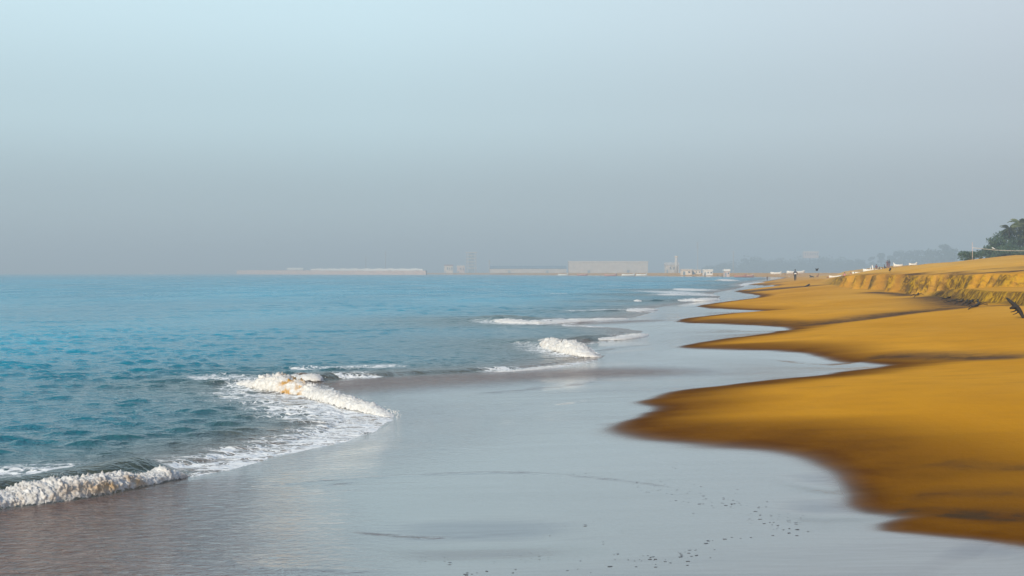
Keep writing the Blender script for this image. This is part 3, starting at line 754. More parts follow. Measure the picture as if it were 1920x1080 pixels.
# breaking crests
def breaker(label, pts, th, sandy, seed):
    p = np.array([G(a, b) for a, b, h in pts]); hh = np.array([h * 0.78 * G(a, b)[1] / FPX for a, b, h in pts])
    c = chaikin(np.column_stack([p, hh]), 3)
    L = np.concatenate([[0], np.cumsum(np.hypot(np.diff(c[:, 0]), np.diff(c[:, 1])))])
    dm = p[:, 1].mean()
    ns = int(np.clip(L[-1] / (dm / 1422 * 0.9), 40, 420)); nt = int(np.clip(th * 3 / (dm / 1422 * 1.0), 14, 46))
    s = np.linspace(0, L[-1], ns)
    cx, cy, ch = (np.interp(s, L, c[:, i]) for i in range(3))
    tx, ty = np.gradient(cx), np.gradient(cy); ln = np.hypot(tx, ty); tx /= ln; ty /= ln
    nx, ny = ty, -tx                                # towards the beach / camera
    flip = np.where(ny > 0, -1, 1) if abs(ny.mean()) > 0.2 else np.ones_like(nx)
    nx, ny = nx * flip, ny * flip
    ang = np.linspace(-0.12, math.pi + 0.1, nt)
    ch = ch * sstep(0, .05, s / L[-1]) ** .6 * sstep(1, .95, s / L[-1]) ** .6
    Sx, An = np.meshgrid(s, ang, indexing='ij')
    H = (ch * (1 + 0.30 * fbm(s / (th * .7), s * 0, 0, seed, 4) + 0.22 * np.maximum(0, noise(s / (th * .3), s * 0, 0, seed + 2))))[:, None]
    Tn = th * 0.5 * np.clip(ch / ch.max(), 0.03, 1)[:, None] ** 0.6
    ca, sa = np.cos(An), np.sin(An)
    px_ = cx[:, None] + nx[:, None] * ca * Tn
    py_ = cy[:, None] + ny[:, None] * ca * Tn
    pz = np.maximum(sa, -0.3) ** 1.0 * H * 0.86
    pz = np.where(sa > 0, np.abs(sa) ** 0.8 * H * 0.86, -0.06 * H)
    f1 = 5.0 / max(th, .3) * 1.2
    bil = np.abs(fbm(px_ * f1, py_ * f1, pz * f1, seed + 5, 4))
    fine = np.abs(fbm(px_ * f1 * 3.6, py_ * f1 * 3.6, pz * f1 * 3.6, seed + 6, 3))
    dsp = (0.30 * bil + 0.34 * fine - 0.06) * np.minimum(H, th) * np.clip(sa + 0.35, 0, 1)
    px_ = px_ + nx[:, None] * ca * dsp * 0.8 + 0.12 * H * noise(px_ * f1 * 1.5, py_ * f1 * 1.5, pz * 9, seed + 9)
    py_ = py_ + ny[:, None] * ca * dsp * 0.8
    up = np.clip(sa, 0, 1) * dsp * 0.75
    spk = np.maximum(0, noise(px_ * f1 * 5, py_ * f1 * 5, 0, seed + 12) - 0.45) * np.clip(sa, 0, 1) ** 4 * H * 0.30
    pz = pz + up + spk
    base = ground(cx, cy)
    pz = pz + np.maximum(base, 0.0)[:, None] - 0.012
    vs = np.stack([px_, py_, pz], -1).reshape(-1, 3)
    i = np.arange(ns * nt).reshape(ns, nt)
    f = np.stack([i[:-1, :-1], i[1:, :-1], i[1:, 1:], i[:-1, 1:]], -1).reshape(-1, 4)
    o = vs[:, :].mean(0); o[2] = 0
    t = empty('breaking_wave', Vector(o))
    if sandy > .9:   # the churned-up sand sits in one bulge of this wave
        sx = P(562, 725, 24.2).x
        sd = np.exp(-((px_ - sx) / 0.17) ** 2) * np.clip(1.3 - np.abs(sa - .75), 0, 1) * 3
    else:
        sd = sandy * np.clip(1.2 - np.abs(sa - 0.45) * 2.0, 0, 1) * (0.5 + 0.6 * noise(px_ * 1.3, py_ * 1.3, 0, seed + 20))
    mesh_np('foam_crest', vs - o, f, M['foam_sandy' if sandy else 'foam'], t, attrs={'sandy': np.clip(sd, 0, 1).ravel(), 'edge': (np.clip(sa * 1.5 + 0.12, 0, 1) * (1 - .42 * sstep(.80, 1.0, sa) * (ca < .35))).ravel()})
    tag(t, label, 'wave', 'waves breaking along the beach')
    # flying drops and flecks
    nd = int(min(900, 80 + ns * 2.0)) if dm < 60 else 0
    if nd:
        mb = MB(); r0 = random.Random(seed); clump = [r0.uniform(0, ns) for _ in range(9)]
        for _ in range(nd):
            j = int(min(ns - 1, max(0, r0.gauss(r0.choice(clump), ns * .03)))) if r0.random() < .7 else r0.randrange(ns); h = ch[j]
            a = min(1.0, abs(r0.gauss(0, 0.45)))
            r = r0.uniform(0.2, 0.62) * dm / 1422 * (0.95 - 0.45 * a)
            w = r0.uniform(-1, 0.7) * th * 0.4
            q_ = (cx[j] + nx[j] * w - o[0] + r0.gauss(0, .03), cy[j] + ny[j] * w - o[1], base[j] + h * (0.55 + 0.60 * a) - .01)
            mb.ball(q_, (r * 1.2, r, r), 5, 3, 0.3)
        sp = mb.build('spray', M['spray'], t, True); sp['kind'] = 'stuff'
    return t
for i, (lab, pts, th, sandy) in enumerate(WAVES):
    breaker(lab, pts, th, sandy, 100 + 37 * i)
#NEXT

# ------------------------------------------------------------------ placing things
def hit(px, py, d0=9.0, d1=700.0):
    """where the sight line through a pixel of the photograph meets the ground"""
    d = np.exp(np.linspace(math.log(d0), math.log(d1), 900))
    gx_ = (px - 960) / FPX * d; rz_ = CAMZ - (py - HOR) / FPX * d
    below = ground(gx_, d) > rz_
    i = int(np.argmax(below)) if below.any() else len(d) - 1
    return Vector((gx_[i], d[i], gz(gx_[i], d[i])))

def at(px, d):
    xx = (px - 960) / FPX * d
    return Vector((xx, d, gz(xx, d)))

def skin(name, nodes, edges, m, parent, root, sub=1):
    """one continuous tapered body grown round joints: nodes {key: (x, y, z, radius)}"""
    keys = list(nodes); idx = {k: i for i, k in enumerate(keys)}
    me = bpy.data.meshes.new(name)
    me.from_pydata([nodes[k][:3] for k in keys], [(idx[a], idx[b]) for a, b in edges], []); me.update()
    o = bpy.data.objects.new(name, me); me.materials.append(m); link(o, parent)
    mod = o.modifiers.new('skin', 'SKIN'); mod.use_smooth_shade = True
    for i, k in enumerate(keys):
        sv = me.skin_vertices[0].data[i]
        r = nodes[k][3]; sv.radius = (r, r); sv.use_root = (k == root)
    sd = o.modifiers.new('sub', 'SUBSURF'); sd.levels = sub; sd.render_levels = sub
    return o

def chain(nodes, edges, start, pts, pre):
    last = start
    for i, p in enumerate(pts):
        k = pre + str(i); nodes[k] = p; edges.append((last, k)); last = k
    return last

def person(label, loc, H, rz, pose='stand', top='black', low='black', group='people on the beach', arms=(0.1, 0.1), long_low=False, bare=False, patch=None, walk=0.0):
    """local frame: faces -Y; H is the standing height"""
    t = empty('person', loc, rz); tag(t, label, 'person', group)
    h = H / 1.7
    hipz = {'stand': 0.90, 'sit': 0.12}[pose] * h
    n, e = {}, []
    def V(x_, y_, z_, r): return (x_ * h, y_ * h, z_ * h, r * h)
    hz = hipz / h
    n['hip'] = V(0, 0, hz, .125)
    lean = 0.05 if pose == 'sit' else 0.0
    n['waist'] = V(0, -lean, hz + .18, .115); n['chest'] = V(0, -lean * 1.5, hz + .40, .135); n['neck0'] = V(0, -lean * 1.6, hz + .54, .06)
    n['neck'] = V(0, -.01 - lean * 1.7, hz + .59, .052); n['head0'] = V(0, -.015 - lean * 1.8, hz + .67, .085); n['head'] = V(0, -.01 - lean * 1.8, hz + .76, .085)
    n['nose'] = V(0, -.115 - lean * 1.8, hz + .675, .013)
    e += [('hip', 'waist'), ('waist', 'chest'), ('chest', 'neck0'), ('neck0', 'neck'), ('neck', 'head0'), ('head0', 'head'), ('head0', 'nose')]
    legs = {}
    for s, sg in (('a', -1), ('b', 1)):
        if pose == 'stand':
            w = walk * sg
            pts = [V(.085 * sg, 0, hz - .05, .085), V(.095 * sg, -.02 - w * .5, .48, .058), V(.095 * sg, .02 + w, .09, .038), V(.10 * sg, -.03 + w, .035, .035), V(.11 * sg, -.15 + w, .025, .028)]
        else:
            pts = [V(.10 * sg, -.05, hz + .02, .085), V(.17 * sg, -.38, hz + .30, .058), V(.13 * sg, -.52, .09, .04), V(.13 * sg, -.57, .04, .035), V(.14 * sg, -.69, .03, .028)]
        legs[s] = pts
        chain(n, e, 'hip', pts, 'leg' + s)
        ar = arms[0] if sg < 0 else arms[1]
        sh = V(.17 * sg, -lean * 1.5, hz + .48, .055)
        if pose == 'stand':
            el = V((.22 + ar * .6) * sg, .02, hz + .20, .042); wr = V((.23 + ar * .2) * sg, -.05 - ar * .6, hz - .03 + ar * .25, .030)
        else:
            el = V(.24 * sg, -.16, hz + .28, .042); wr = V(.16 * sg, -.36, hz + .30, .030)
        k = chain(n, e, 'chest', [sh, el, wr, (wr[0], wr[1] - .03 * h, wr[2] - .05 * h, .026 * h)], 'arm' + s)
        for q in range(5):     # four fingers and a thumb
            fx = (q - 1.5) * .018 * h if q < 4 else .045 * h * -sg
            L = (.085, .095, .09, .07, .045)[q] * h
            chain(n, e, k, [(wr[0] + fx, wr[1] - .05 * h, wr[2] - .05 * h - L * .55, .009 * h), (wr[0] + fx * 1.15, wr[1] - .045 * h, wr[2] - .05 * h - L, .008 * h)], 'fin%s%d' % (s, q))
    skin('body', n, e, M['skin'], t, 'hip', 1)
    hd = n['head']
    MB().ball((hd[0], hd[1] + .012 * h, hd[2] + .005 * h), (.10 * h, .112 * h, .105 * h), 10, 7).build('hair', M['hair'], t, True)
    if not bare:
        c, f = {}, []
        for k_ in ('waist', 'chest', 'hip'): c[k_] = (*n[k_][:3], n[k_][3] * 1.18)
        c['neck0'] = (*n['neck0'][:3], .075 * h); f += [('hip', 'waist'), ('waist', 'chest'), ('chest', 'neck0')]
        for s in 'ab':
            a0, a1 = n['arm%s0' % s], n['arm%s1' % s]
            c['s' + s] = (*a0[:3], .075 * h); c['u' + s] = (a0[0] * .2 + a1[0] * .8, a0[1] * .2 + a1[1] * .8, a0[2] * .2 + a1[2] * .8, .058 * h)
            f += [('chest', 's' + s), ('s' + s, 'u' + s)]
        skin('shirt', c, f, M[top], t, 'hip', 1)
    hp = n['hip']
    c, f = {'hip': (*hp[:3], .135 * h), 'band': (hp[0], hp[1] - lean * .3 * h, hp[2] + .10 * h, .132 * h)}, [('band', 'hip')]
    for s in 'ab':
        L = legs[s]
        end = 3 if long_low else 2
        c['t' + s] = (*L[0][:3], .105 * h); c['k' + s] = (*L[1][:3], .085 * h); f += [('hip', 't' + s), ('t' + s, 'k' + s)]
        if long_low: c['m' + s] = (*L[2][:3], .068 * h); f.append(('k' + s, 'm' + s))
    skin('trousers' if long_low else 'shorts', c, f, M[low], t, 'hip', 1)
    if patch:
        MB().ball((0, .17 * h, hz * h + .20 * h), (.15 * h, .06 * h, .10 * h), 12, 8).build('waist_bag', M[patch], t)
    return t

# ------------------------------------------------------------------ people
person('person in dark clothes with a white waist bag walking away beside the dogs', hit(1491, 527.5), 1.72, R(175), 'stand', 'navy', 'black', arms=(0.28, 0.08), long_low=True, patch='whitecloth', walk=0.06)
person('small bare-topped child in dark shorts standing by the water beyond the walker', hit(1438.5, 528.3), 1.12, R(30), 'stand', 'skin', 'navy', bare=True, walk=0.05)
person('distant thin person standing on the hazy sand beyond the walker', hit(1472, 518.6), 1.65, R(80), 'stand', 'navy', 'navy', long_low=True)
person('distant person walking on the pale bay beach by the two white sheds', at(1321, 700), 1.70, R(-60), 'stand', 'maroon', 'navy', long_low=True, walk=0.1)
person('distant person in dark clothes on the bay beach near the pinkish hut', at(1354, 640), 1.70, R(120), 'stand', 'navy', 'black', long_low=True)
person('distant dark figure on the bay beach close to the orange prowed boat', at(1346, 655), 1.55, R(100), 'stand', 'navy', 'navy', long_low=True)
person('person in a maroon shirt sitting up high on the white boat on the terrace', at(1643, 308) + Vector((0, 0, .62)), 1.75, R(160), 'sit', 'maroon', 'maroon', group='people on the terrace')
person('person in dark shirt crouching on the terrace beside the maroon shirted sitter', at(1649.5, 306), 1.70, R(200), 'sit', 'navy', 'black', group='people on the terrace')
person('person in black sitting on the terrace with the bluish sitter behind', at(1653, 300), 1.70, R(100), 'sit', 'black', 'black', group='people on the terrace')
person('person in bluish cloth sitting low between the black sitter and the standing pair', at(1658, 312), 1.70, R(100), 'sit', 'navy', 'navy', group='people on the terrace')
person('tall person in dark clothes standing on the terrace, taller of the standing pair', at(1667, 312), 1.80, R(170), 'stand', 'navy', 'maroon', group='people on the terrace', long_low=True)
person('slim person standing close behind the tall dark one on the terrace', at(1663.6, 318), 1.62, R(190), 'stand', 'maroon', 'maroon', group='people on the terrace', long_low=True)
person('person in a pink shirt sitting on the terrace sand beside a white boat', at(1584, 300), 1.65, R(190), 'sit', 'pinkcloth', 'pinkcloth', group='people on the terrace')
person('person in an orange top sitting between the pink one and the white heap', at(1594.5, 300), 1.60, R(150), 'sit', 'orange', 'whitecloth', group='people on the terrace')
person('person in black bending down at the heap next to the orange top', at(1601.5, 302), 1.55, R(100), 'sit', 'black', 'black', group='people on the terrace')

# ------------------------------------------------------------------ dogs
def dog(label, loc, rz, m, pose, s=1.0):
    t = empty('dog', loc, rz); tag(t, label, 'dog', 'dogs resting on the sand')
    n, e = {}, []
    def V(a, b, c, r): return (a * s, b * s, c * s, r * s)
    if pose == 'sit':                       # faces +X
        n['rump'] = V(-.20, 0, .13, .12); n['belly'] = V(-.06, 0, .27, .105); n['chest'] = V(.10, 0, .42, .115); n['neck'] = V(.16, 0, .56, .07)
        n['head'] = V(.20, 0, .66, .072); n['muzzle'] = V(.32, 0, .63, .036); n['nose'] = V(.38, 0, .625, .022)
        e += [('rump', 'belly'), ('belly', 'chest'), ('chest', 'neck'), ('neck', 'head'), ('head', 'muzzle'), ('muzzle', 'nose')]
        for q, sg in (('a', -1), ('b', 1)):
            chain(n, e, 'chest', [V(.13, .085 * sg, .33, .055), V(.14, .09 * sg, .17, .034), V(.14, .09 * sg, .04, .027), V(.20, .09 * sg, .02, .026)], 'f' + q)
            chain(n, e, 'rump', [V(-.12, .13 * sg, .17, .085), V(.02, .15 * sg, .14, .05), V(-.10, .14 * sg, .04, .028), V(.05, .14 * sg, .02, .026)], 'h' + q)
            n['ear' + q] = V(.17, .05 * sg, .77, .02); e.append(('head', 'ear' + q))
        chain(n, e, 'rump', [V(-.32, .02, .06, .035), V(-.48, .10, .03, .022), V(-.58, .2, .03, .012)], 'tail')
    else:                                   # lying, belly down, head up (lie) or curled (curl)
        cu = 1 if pose == 'curl' else 0
        n['rump'] = V(-.30, 0.10 * cu, .13, .125); n['belly'] = V(-.06, 0, .14, .125); n['chest'] = V(.18, .05 * cu, .17, .125)
        n['neck'] = V(.30, .0 + .02 * cu, .27 - .14 * cu, .075); n['head'] = V(.37, -.10 * cu, .36 - .24 * cu, .072); n['muzzle'] = V(.48 - .08 * cu, -.2 * cu, .33 - .24 * cu, .038); n['nose'] = V(.54 - .14 * cu, -.25 * cu, .325 - .25 * cu, .022)
        e += [('rump', 'belly'), ('belly', 'chest'), ('chest', 'neck'), ('neck', 'head'), ('head', 'muzzle'), ('muzzle', 'nose')]
        for q, sg in (('a', -1), ('b', 1)):
            chain(n, e, 'chest', [V(.22, .11 * sg, .08, .05), V(.36, .11 * sg, .04, .03), V(.50, .10 * sg, .025, .026)], 'f' + q)
            chain(n, e, 'rump', [V(-.22, .14 * sg, .14, .08), V(-.06, .17 * sg, .10, .045), V(-.22, .17 * sg, .04, .028), V(-.06, .18 * sg, .022, .026)], 'h' + q)
            hh = n['head']; n['ear' + q] = (hh[0] - .03 * s, hh[1] + .055 * sg * s, hh[2] + .10 * s, .02 * s); e.append(('head', 'ear' + q))
        chain(n, e, 'rump', [V(-.44, .05, .06, .035), V(-.55, -.08 * (1 + cu), .03, .022), V(-.52, -.22, .03, .012)], 'tail')
    skin('body', n, e, M[m], t, 'belly', 1)
    MB().ball(n['nose'][:3], .024 * s, 6, 4).build('nose', M['hair'], t, True)
    return t
dog('black dog lying on the sand with its head up', hit(1522, 521.3), R(200), 'blackfur', 'lie', 1.45)
dog('brown dog sitting upright close to the black one', hit(1533, 521.0), R(25), 'brownfur', 'sit', 1.3)
dog('sand coloured dog curled up asleep near the edge of the eroded bank', hit(1556, 522.5), R(170), 'tanfur', 'curl', 1.6)

# ------------------------------------------------------------------ birds
def bird(name, label, loc, rz, m, pose, s=1.0, cat='bird'):
    t = empty(name, loc, rz); tag(t, label, cat, 'birds along the beach')
    n, e = {}, []
    def V(a, b, c, r): return (a * s, b * s, c * s, r * s)
    if pose == 'fly':
        n['tail'] = V(-.22, 0, 0, .018); n['hip'] = V(-.10, 0, .0, .05); n['chest'] = V(.05, 0, .01, .062); n['neck'] = V(.13, 0, .03, .04); n['head'] = V(.18, 0, .04, .038)
        b0 = (.215, .04)
    elif pose == 'egret':
        n['tail'] = V(-.20, 0, .26, .02); n['hip'] = V(-.08, 0, .32, .065); n['chest'] = V(.06, 0, .38, .07); n['neck'] = V(.10, 0, .50, .025); n['head'] = V(.13, 0, .60, .032)
        b0 = (.16, .60)
    else:
        n['tail'] = V(-.26, 0, .08, .022); n['hip'] = V(-.10, 0, .13, .055); n['chest'] = V(.04, 0, .17, .068); n['neck'] = V(.09, 0, .22, .045); n['head'] = V(.12, 0, .26, .042)
        b0 = (.155, .26)
    e += [('tail', 'hip'), ('hip', 'chest'), ('chest', 'neck'), ('neck', 'head')]
    skin('body', n, e, M[m], t, 'chest', 1)
    MB().tube([(b0[0] * s, 0, b0[1] * s), ((b0[0] + .07) * s, 0, (b0[1] - .012) * s)], [.014 * s, .003 * s], 5).build('beak', M['beak'], t)
    if pose == 'fly':
        for sg in (-1, 1):
            w = MB()
            prof = [(.08, -.10, .0), (.10, -.13, .16), (.07, -.12, .30), (-.02, -.10, .42)]
            up = 0.75
            top = [(a * s, sg * c * s * .75, (c * up + .03) * s) for a, b, c in prof]; bot = [(b * s, sg * c * s * .75, (c * up + .02) * s) for a, b, c in prof]
            vs = top + bot + [(v[0], v[1], v[2] - .012 * s) for v in top + bot]
            fs = [(i, i + 1, 5 + i, 4 + i) for i in range(3)] + [(8 + i, 12 + i, 13 + i, 9 + i) for i in range(3)] + [(i, 8 + i, 9 + i, i + 1) for i in range(3)] + [(4 + i, 5 + i, 13 + i, 12 + i) for i in range(3)] + [(3, 11, 15, 7), (0, 4, 12, 8)]
            w.add(vs, fs); w.build('wing', M[m], t)
    else:
        for sg in (-1, 1):
            MB().tube([(0, .03 * s * sg, n['hip'][2]), (.02 * s, .03 * s * sg, n['hip'][2] * .45), (0, .03 * s * sg, .008)], .008 * s, 5).tube([(-.03 * s, .03 * s * sg, .006), (.06 * s, .03 * s * sg, .006)], .006 * s, 5).build('leg', M['beak'], t)
    return t
bird('crow', 'black crow with raised wings flying over the brown sitting dog', P(1531.5, 508.5, 190), R(200), 'feather', 'fly', 1.0)
bird('egret', 'white egret standing on the sand just behind the brown sitting dog', hit(1536.5, 512.6), R(20), 'whitefeather', 'egret', 1.0)
bird('crow', 'black crow standing alone on the terrace above the bank', hit(1669, 511), R(60), 'feather', 'stand', 1.15)
bird('crow', 'dark crow with drooping tail standing on the grey sand below the dogs', hit(1515, 541), R(10), 'feather', 'stand', 1.35)
bird('egret', 'white bird on the open sand straight below the white boat hull', hit(1463, 519.2), R(20), 'whitefeather', 'egret', 1.5)
bird('egret', 'white bird on the sand between the child and the walker, closest to the walker', hit(1479.5, 522), R(160), 'whitefeather', 'egret', 1.1)
bird('egret', 'pale bird standing far up the hazy sand, the one beside the child', hit(1452, 517.8), R(50), 'whitefeather', 'egret', 1.7)
bird('egret', 'white bird perched on the pale rope in front of the trees', P(1862, 469.3, 203) + Vector((0, 0, .02)), R(180), 'whitefeather', 'stand', 1.25)

# ------------------------------------------------------------------ boats drawn up on the sand
def boat(label, loc, rz, L, B, D, m, inner='cream', group='boats drawn up on the sand', rim='rust', prow=0.6):
    t = empty('fishing_boat', loc, rz); tag(t, label, 'boat', group)
    ns, nt = 13, 9
    vs, fs, ri = [], [], []
    for i in range(ns):
        u = i / (ns - 1) * 2 - 1
        b = B / 2 * max(0.04, (1 - abs(u) ** 2.6)) ; sheer = D * (1 + prow * max(0, u) ** 3 + prow * 0.45 * max(0, -u) ** 3); keel = D * 0.55 * max(0, abs(u) - .55) ** 1.5
        for k in range(nt):
            a = math.pi * k / (nt - 1)
            cy, sz = math.cos(a), math.sin(a)
            vs.append((u * L / 2, b * cy * (1 if abs(cy) > .99 else 1), keel + (sheer - keel) * (1 - sz ** 0.8)))
        ri.append((u * L / 2, b, sheer))
    for i in range(ns - 1):
        for k in range(nt - 1):
            fs.append((i * nt + k, i * nt + k + 1, (i + 1) * nt + k + 1, (i + 1) * nt + k))
    w = MB(); w.add(vs, fs)
    o = w.build('hull', M[m], t, True)
    sol = o.modifiers.new('planking', 'SOLIDIFY'); sol.thickness = 0.06; sol.offset = 0
    for sg in (-1, 1):
        MB().tube([(a, sg * b, c + .02) for a, b, c in ri], 0.05, 5).build('gunwale', M[rim], t)
    for u in (-.45, 0.05, .5):
        b = B / 2 * (1 - abs(u) ** 2.6) * .96
        MB().box(u * L / 2 - .12, u * L / 2 + .12, -b, b, D * .74, D * .78).build('thwart', M[inner], t)
    return t
boat('white boat hull on the terrace beside the pink shirted sitter', at(1566, 292), R(8), 2.6, 1.0, .36, 'hull_white', rim='white')
boat('long pale boat lying on the terrace crest between the two groups of people', at(1614, 308), R(-6), 3.6, 1.2, .45, 'hull_white', rim='cream')
boat('white boat on the terrace carrying the people, with two white posts at its end', at(1636, 308), R(4), 4.2, 1.4, .55, 'hull_white', rim='white')
boat('small white upturned boat alone beyond the standing pair on the terrace', at(1684, 308), R(170), 2.0, 1.0, .42, 'hull_white', rim='white', prow=1.1)
boat('tiny pale boat half hidden behind the terrace crest near the far trees', at(1712, 330), R(20), 2.2, 1.0, .6, 'hull_white', rim='cream')
boat('long white boat on the bay sand right above the walker', at(1492, 690), R(6), 9.0, 2.0, 1.15, 'hull_white', rim='white')
boat('pale boat on the bay sand before the long white one', at(1455, 700), R(-10), 5.4, 1.6, 1.0, 'hull_white', rim='white')
boat('orange boat with a raised prow on the bay sand', at(1388, 640), R(4), 5.6, 1.5, .7, 'hull_red', rim='rust', prow=1.5)
boat('faded pink boat on the bay sand behind the orange prowed boat', at(1405, 650), R(10), 4.2, 1.4, .8, 'hull_red', rim='cream')
boat('white boat low on the bay beach under the long warehouse', at(1178, 850), R(5), 8.0, 2.0, 1.1, 'hull_white', rim='white')
boat('blue rimmed white boat on the bay beach beneath the warehouse end', at(1203, 845), R(-5), 6.5, 1.8, 1.1, 'hull_white', rim='hull_blue')
boat('orange and cream boat on the bay beach under the middle of the warehouse', at(1145, 870), R(6), 7.5, 2.0, 1.2, 'hull_red', rim='white', prow=1.0)
boat('dull pink boat on the bay beach below the warehouse corner', at(1092, 960), R(4), 7.0, 2.0, 1.2, 'hull_red', rim='cream')
boat('pale boat on the bay beach at the foot of the blue roofed hall', at(1056, 1010), R(2), 7.0, 2.0, 1.2, 'hull_white', rim='cream')
boat('tiny white boat alone on the open sea near the horizon', Vector((P(284, 513, 1900).x, 1900, -.15)), R(12), 6.0, 2.0, 1.5, 'hull_white', rim='white')
for k_, (px_, lab) in enumerate(((1632, 'slim white post standing at the boat end, shorter of two'), (1636.5, 'thick white leaning post at the boat end, taller of two'))):
    p0 = at(px_, 306); hgt = (1.25, 1.5)[k_]
    o = MB().tube([(0, 0, .0), (0.03 * k_, 0, hgt * .5), (-.12 * k_, 0, hgt)], [(.08, .14)[k_], (.08, .15)[k_], (.06, .10)[k_]], 8).ball((-.12 * k_, 0, hgt), (.07, .11)[k_], 8, 6).build('white_post', M['white'], None, True, p0)
    tag(o, lab, 'post', 'white posts by the boat')

# ------------------------------------------------------------------ buildings round the bay
def house(name, label, px0, px1, row_top, d, depth, wall, roof, cat, nwin=3, roof_h=0.22, doors=1, base=None, flat=False, tower=None):
    x0, x1 = (px0 - 960) / FPX * d, (px1 - 960) / FPX * d
    top = CAMZ - (row_top - HOR) / FPX * d
    cx_, w = (x0 + x1) / 2, x1 - x0
    b = base if base is not None else gz(cx_, d) - .1
    H = top - b; wh = H * (1 - roof_h)
    t = empty(name, (cx_, d, b)); tag(t, label, cat)
    MB().box(-w / 2, w / 2, 0, depth, 0, wh).build('wall', M[wall], t)
    rf = MB()
    if flat:
        rf.box(-w / 2 - .3, w / 2 + .3, -.3, depth + .3, wh + .003, H)
    else:
        ov = .4
        vs = [(-w / 2 - ov, -ov, wh + .003), (w / 2 + ov, -ov, wh + .003), (w / 2 + ov, depth + ov, wh + .003), (-w / 2 - ov, depth + ov, wh + .003), (-w / 2 - ov, depth / 2, H), (w / 2 + ov, depth / 2, H)]
        rf.add(vs, [(0, 1, 5, 4), (2, 3, 4, 5), (0, 4, 3), (1, 2, 5), (3, 2, 1, 0)])
    rf.build('roof', M[roof], t)
    n = nwin + doors
    for i in range(n):
        xc = -w / 2 + w * (i + .5) / n; ww = min(w / n * .45, 2.2)
        if i < doors:
            MB().box(xc - ww / 2, xc + ww / 2, -.06, .02, .05, min(wh * .75, 2.6)).build('door', M['bluegrey'], t)
        else:
            f = MB().box(xc - ww / 2 - .1, xc + ww / 2 + .1, -.05, .02, wh * .42, wh * .8).build('window', M['white'], t)
            MB().box(xc - ww / 2, xc + ww / 2, -.08, -.053, wh * .42 + .1, wh * .8 - .1).build('pane', M['glass'], f)
    return t
house('warehouse', 'long pale warehouse with a plain flat front standing over the bay beach', 1067, 1215, 490.5, 1300, 22, 'weathered', 'weathered', 'warehouse', 0, .14, 2, None, True)
house('market_hall', 'long low hall with a blue grey roof between the striped tower and the warehouse', 919, 1062, 499.3, 1420, 24, 'weathered', 'bluegrey', 'hall', 0, .42, 2)
house('shed', 'white shed with a wide door on the bay beach beside the chimney', 1278, 1297, 505.3, 840, 6, 'cream', 'weathered', 'shed', 1, .2, 1, None, True)
house('shed', 'low white shed joined on to the wide door shed', 1297.5, 1314, 506.4, 845, 6, 'cream', 'weathered', 'shed', 2, .2, 1, None, True)
house('shed', 'small white shed alone further along the bay beach', 1319.5, 1336, 506.2, 780, 5, 'white', 'white', 'shed', 2, .2, 1, None, True)
house('hut', 'pinkish white hut by the orange prowed boat', 1358.5, 1368, 505.7, 700, 4, 'pink', 'white', 'hut', 1, .25, 1, None, True)
house('building', 'faint pale building beside the striped tower', 833, 849, 497.0, 1760, 10, 'cream', 'terracotta', 'building', 3, .15, 1)
house('building', 'faint pinkish building with a step, touching the tower foot', 857, 871, 499.0, 1760, 10, 'pink', 'cream', 'building', 2, .15, 1, None, True)
house('hotel', 'pinkish hotel block showing above the hazy wood on the hill', 1508, 1535, 472.3, 2100, 12, 'pink', 'cream', 'building', 6, .12, 0, 24.0, True)
house('harbour_shed', 'bright white shed at the start of the long harbour wall', 539, 568.5, 503.2, 1775, 12, 'white', 'white', 'shed', 3, .35, 1, 3.0, True)
house('house', 'low house behind the chimney foot', 1248, 1273, 493, 1110, 8, 'weathered', 'weathered', 'house', 3, .25, 1)
# chimney
t = empty('chimney', at(1268, 1100)); tag(t, 'slim pale chimney standing above the bay beach', 'chimney')
hh = CAMZ + (HOR - 481) / FPX * 1100 - t.location.z
MB().tube([(0, 0, 0), (0, 0, hh * .93)], [1.5, 1.05], 12).build('shaft', M['weathered'], t, True)
MB().tube([(0, 0, hh * .932), (0, 0, hh)], [1.3, 1.25], 12).build('cap', M['cream'], t, True)
# striped harbour tower: five pale slabs round a dark core
dT = 1700
t = empty('control_tower', at(884, dT)); tag(t, 'striped tower of stacked pale floors round a dark core', 'tower')
def zrow(r, d): return CAMZ + (HOR - r) / FPX * d - gz((884 - 960) / FPX * dT, dT)
u = dT / FPX
MB().box(-5.2 * u, 5.2 * u, -4 * u, 4 * u, 0, zrow(475.5, dT)).build('core', M['bluegrey'], t)
for r_, w_ in ((474.6, 11), (480, 6.5), (485.6, 9), (491.8, 9), (498, 6.5), (503.5, 9)):
    MB().box(-w_ * u, w_ * u, -5.5 * u, 5.5 * u, zrow(r_ + 1.0, dT), zrow(r_ - .8, dT)).build('floor_slab', M['weathered'], t)
for sx in (-1, 1):
    MB().box(sx * 8.4 * u - .5, sx * 8.4 * u + .5, -5.2 * u, -5.2 * u + 1, 0, zrow(475.7, dT)).build('column', M['grey'], t)
# masts
def mast(label, px_, top_row, d, plat=None):
    p0 = at(px_, d); h_ = CAMZ + (HOR - top_row) / FPX * d - p0.z
    t = empty('mast', p0); tag(t, label, 'mast', 'masts round the bay')
    MB().tube([(0, 0, 0), (0, 0, h_)], [d / FPX * .9, d / FPX * .5], 8).build('pole', M['grey'], t)
    for i in range(4):
        MB().box(-d / FPX * (3.0 - .3 * i), d / FPX * (3.0 - .3 * i), -.2, .2, h_ * (.97 - .08 * i), h_ * (.985 - .08 * i)).build('crossarm', M['grey'], t)
mast('faint harbour light mast standing on the long wall', 686, 483, 1800)
mast('faint tall mast in the haze near the end of the long wall', 723, 472.5, 1800)
mast('slim mast at the end of the blue roofed hall', 917.5, 488, 1420)
mast('faint tall mast in the haze over the small white shed', 1308, 455, 1500)
mast('faint mast in the haze over the pinkish hut', 1375, 472, 1400)
